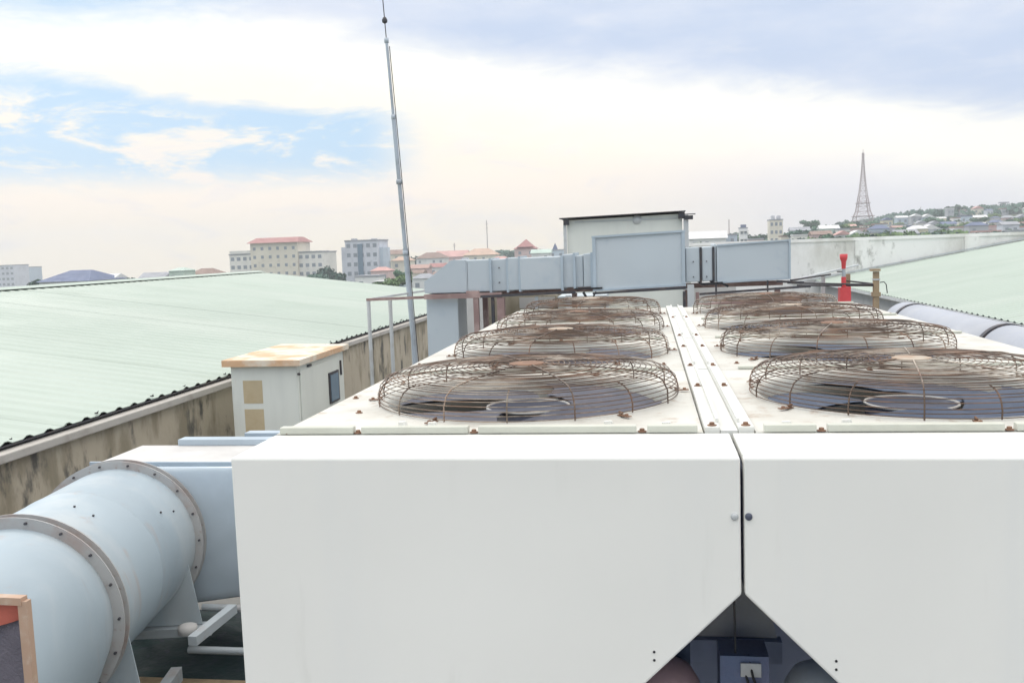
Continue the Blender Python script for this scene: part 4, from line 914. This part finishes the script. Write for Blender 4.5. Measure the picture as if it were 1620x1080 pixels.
for i in range(190):
    u = rnd.uniform(1262, 1640); D = rnd.choice([290, 290, 310, 320, 345, 375, 415, 390, 410, 460, 500, 560, 640, 700]); sl = (u-1262)/360
    base = {290: 381, 310: 381, 375: 373, 415: 368, 320: 380, 345: 375, 390: 371, 410: 368, 460: 364, 500: 359, 560: 353, 640: 346, 700: 340}[D]
    if D >= 560 and u < 1440: base = 361; 
    top = base - 8 - sl*8 + rnd.uniform(-5, 5)
    k = rnd.choice(['leaf1', 'leaf1', 'leaf2', 'leaf2', 'leaf3'])
    pw, _ = place_words(u, ''); dep_ = 'near' if D < 380 else 'mid-hill' if D < 480 else 'high'
    hill += [0]; hill[-1] = tree(u, top, D, rnd.uniform(6, 11), k, f'{kinds[k]} {dep_} tree {pw}', 'trees on the right hill', rnd.uniform(1.0, 1.5))
number_labels(belt); number_labels(hill)
for (u, y, D, h_, k, lab, wf) in ((1448, 337, 620, 13, 'leaf1', 'left of the twin trees breaking the hill skyline', .9), (1458, 339, 620, 12, 'leaf1', 'right of the twin trees breaking the hill skyline', .8),
     (1530, 330, 680, 15, 'leaf1', 'large dark hilltop tree, leftmost of the crest grove', 1.3), (1548, 328, 680, 15, 'leaf1', 'large dark hilltop tree in the middle of the crest grove', 1.3), (1566, 331, 680, 14, 'leaf2', 'green hilltop tree just left of the hill mast', 1.3),
     (1608, 326, 700, 15, 'leaf1', 'dark crest tree right of the hill mast', 1.4), (1362, 366, 330, 9, 'leaf3', 'bright green clump directly below the lattice tower', 1.7), (1380, 368, 340, 8, 'leaf2', 'green clump beside the foot of the lattice tower', 1.5)):
    tree(u, y, D, h_, k, lab, None, wf)
# far woodland mass along the crest
r = random.Random(5); p = MB(); vs = []; fs = []
for i in range(30000):
    u = r.uniform(1085, 1750) if r.random() < .8 else r.uniform(650, 900); D = r.uniform(600, 900)
    q = at(u, 380, D); z = ground_z(q.x, q.y) + 1 + r.uniform(0, 1)*(3.5 + 2.2*math.sin(q.x*.11 + 1) + 1.5*math.sin(q.x*.043))
    c0 = Vector((q.x, q.y, z)); a_ = Vector((r.gauss(0,1), r.gauss(0,1), r.gauss(0,1))).normalized(); v = a_.orthogonal().normalized(); s_ = r.uniform(.8, 2.0)
    k = len(vs); vs += [c0+a_*s_, c0+v*s_, c0-a_*s_, c0-v*s_]; fs.append((k, k+1, k+2, k+3))
p.add(vs, fs); tag(p.build('far_woodland', M['leaf1']), 'far woodland along the horizon', 'woodland', kind='stuff')

# lattice tower
D = 550; bt = at(1364.5, 357, D); tt = at(1364, 242, D); Hh = tt.z - bt.z; lt = thing('lattice_tower', (bt.x, bt.y, bt.z-6), 'tall tapering lattice transmission tower on the hill at the right', 'tower')
def halfw(z): k = (z)/Hh; return 4.6*(1-k)**1.7*.93 + .42 if k > .13 else 5.0 - 5*k
def corner(z, i): h = halfw(z); return Vector((bt.x + (h if i in (1, 2) else -h), bt.y + (h if i > 1 else -h), bt.z + z))
lv = [Hh*k for k in (-.14, 0, .07, .13, .20, .27, .34, .41, .48, .55, .62, .68, .74, .79, .84, .88, .92, .96, 1.0)]
for i in range(4):
    mbm = MB()
    for a_, c_ in zip(lv[:-1], lv[1:]): mbm.beam(corner(a_, i), corner(c_, i), .38 if a_ < Hh*.4 else .26)
    mbm.build('leg', M['lattice'], lt)
br = MB()
for a_, c_ in zip(lv[:-1], lv[1:]):
    for i in range(4):
        j = (i+1) % 4
        br.beam(corner(a_, i), corner(c_, j), .13); br.beam(corner(a_, j), corner(c_, i), .13); br.beam(corner(c_, i), corner(c_, j), .2)
br.build('bracing', M['lattice'], lt)
for k, e in ((.13, 1.0), (.31, .8)):
    h = halfw(Hh*k) + e; z = bt.z + Hh*k; MB().box((bt.x-h, bt.y-h, z), (bt.x+h, bt.y+h, z+.35)).build('platform', M['lattice'], lt)
MB().tube([(bt.x, bt.y, bt.z+Hh), (bt.x, bt.y, bt.z+Hh+2)], .15, 6).build('antenna', M['lattice'], lt)
for px_, y0, y1, D, lab in ((771, 348, 398, 600, 'thin radio mast on the skyline left of the cabin'), (719, 384, 405, 520, 'short thin aerial over the pink skyline house'), (1153, 347, 372, 450, 'very thin mast left of the slim white tower'), (1456, 327, 345, 640, 'thin aerial above the twin hilltop trees')):
    a_ = at(px_, y1, D); c_ = at(px_, y0, D); t = thing('radio_mast', (a_.x, a_.y, a_.z), lab, 'mast'); zg = ground_z(a_.x, a_.y)
    MB().tube([(a_.x, a_.y, zg-1), (a_.x, a_.y, c_.z)], .22 if px_ != 771 else .30, 6).build('mast_pole', M['lattice'], t)
    if px_ in (771, 719):
        for f_ in (.12, .25): z = c_.z - (c_.z - a_.z)*f_; MB().beam((a_.x-1.0, a_.y, z), (a_.x+1.0, a_.y, z), .18).build('cross_arm', M['lattice'], t)
D = 640; a_ = at(1587, 350, D); c_ = at(1587, 320, D); t = thing('hill_mast', (a_.x, a_.y, a_.z), 'short white water-tank mast on the hill crest at the right', 'mast')
for sx in (-1, 1):
    MB().beam((a_.x+sx*1.4, a_.y, ground_z(a_.x, a_.y)), (a_.x+sx*1.1, a_.y, c_.z), .5).build('leg', M['p_white'], t)
for f_ in (.1, .35, .6, .85): z = c_.z + (a_.z-c_.z)*f_; MB().beam((a_.x-1.3, a_.y, z), (a_.x+1.3, a_.y, z+.9), .4).build('brace', M['p_white'], t)
MB().box((a_.x-2.6, a_.y-2, c_.z-.5), (a_.x+2.6, a_.y+2, c_.z+.3)).build('head_platform', M['p_grey'], t)

# ------------------------------------------------------------------ haze
hz = box((-1600, -1600, -36), (1600, 1600, 62)).build('haze', M['white'])
hm = bpy.data.materials.new('haze_air'); hm.use_nodes = True; hm.node_tree.nodes.clear()
o_ = hm.node_tree.nodes.new('ShaderNodeOutputMaterial'); v_ = hm.node_tree.nodes.new('ShaderNodeVolumePrincipled')
v_.inputs['Color'].default_value = (.93, .96, 1, 1); v_.inputs['Density'].default_value = .0006; v_.inputs['Anisotropy'].default_value = .2
hm.node_tree.links.new(v_.outputs[0], o_.inputs['Volume']); hz.data.materials.clear(); hz.data.materials.append(hm)
tag(hz, 'thin pale haze over the town', 'haze', kind='stuff')
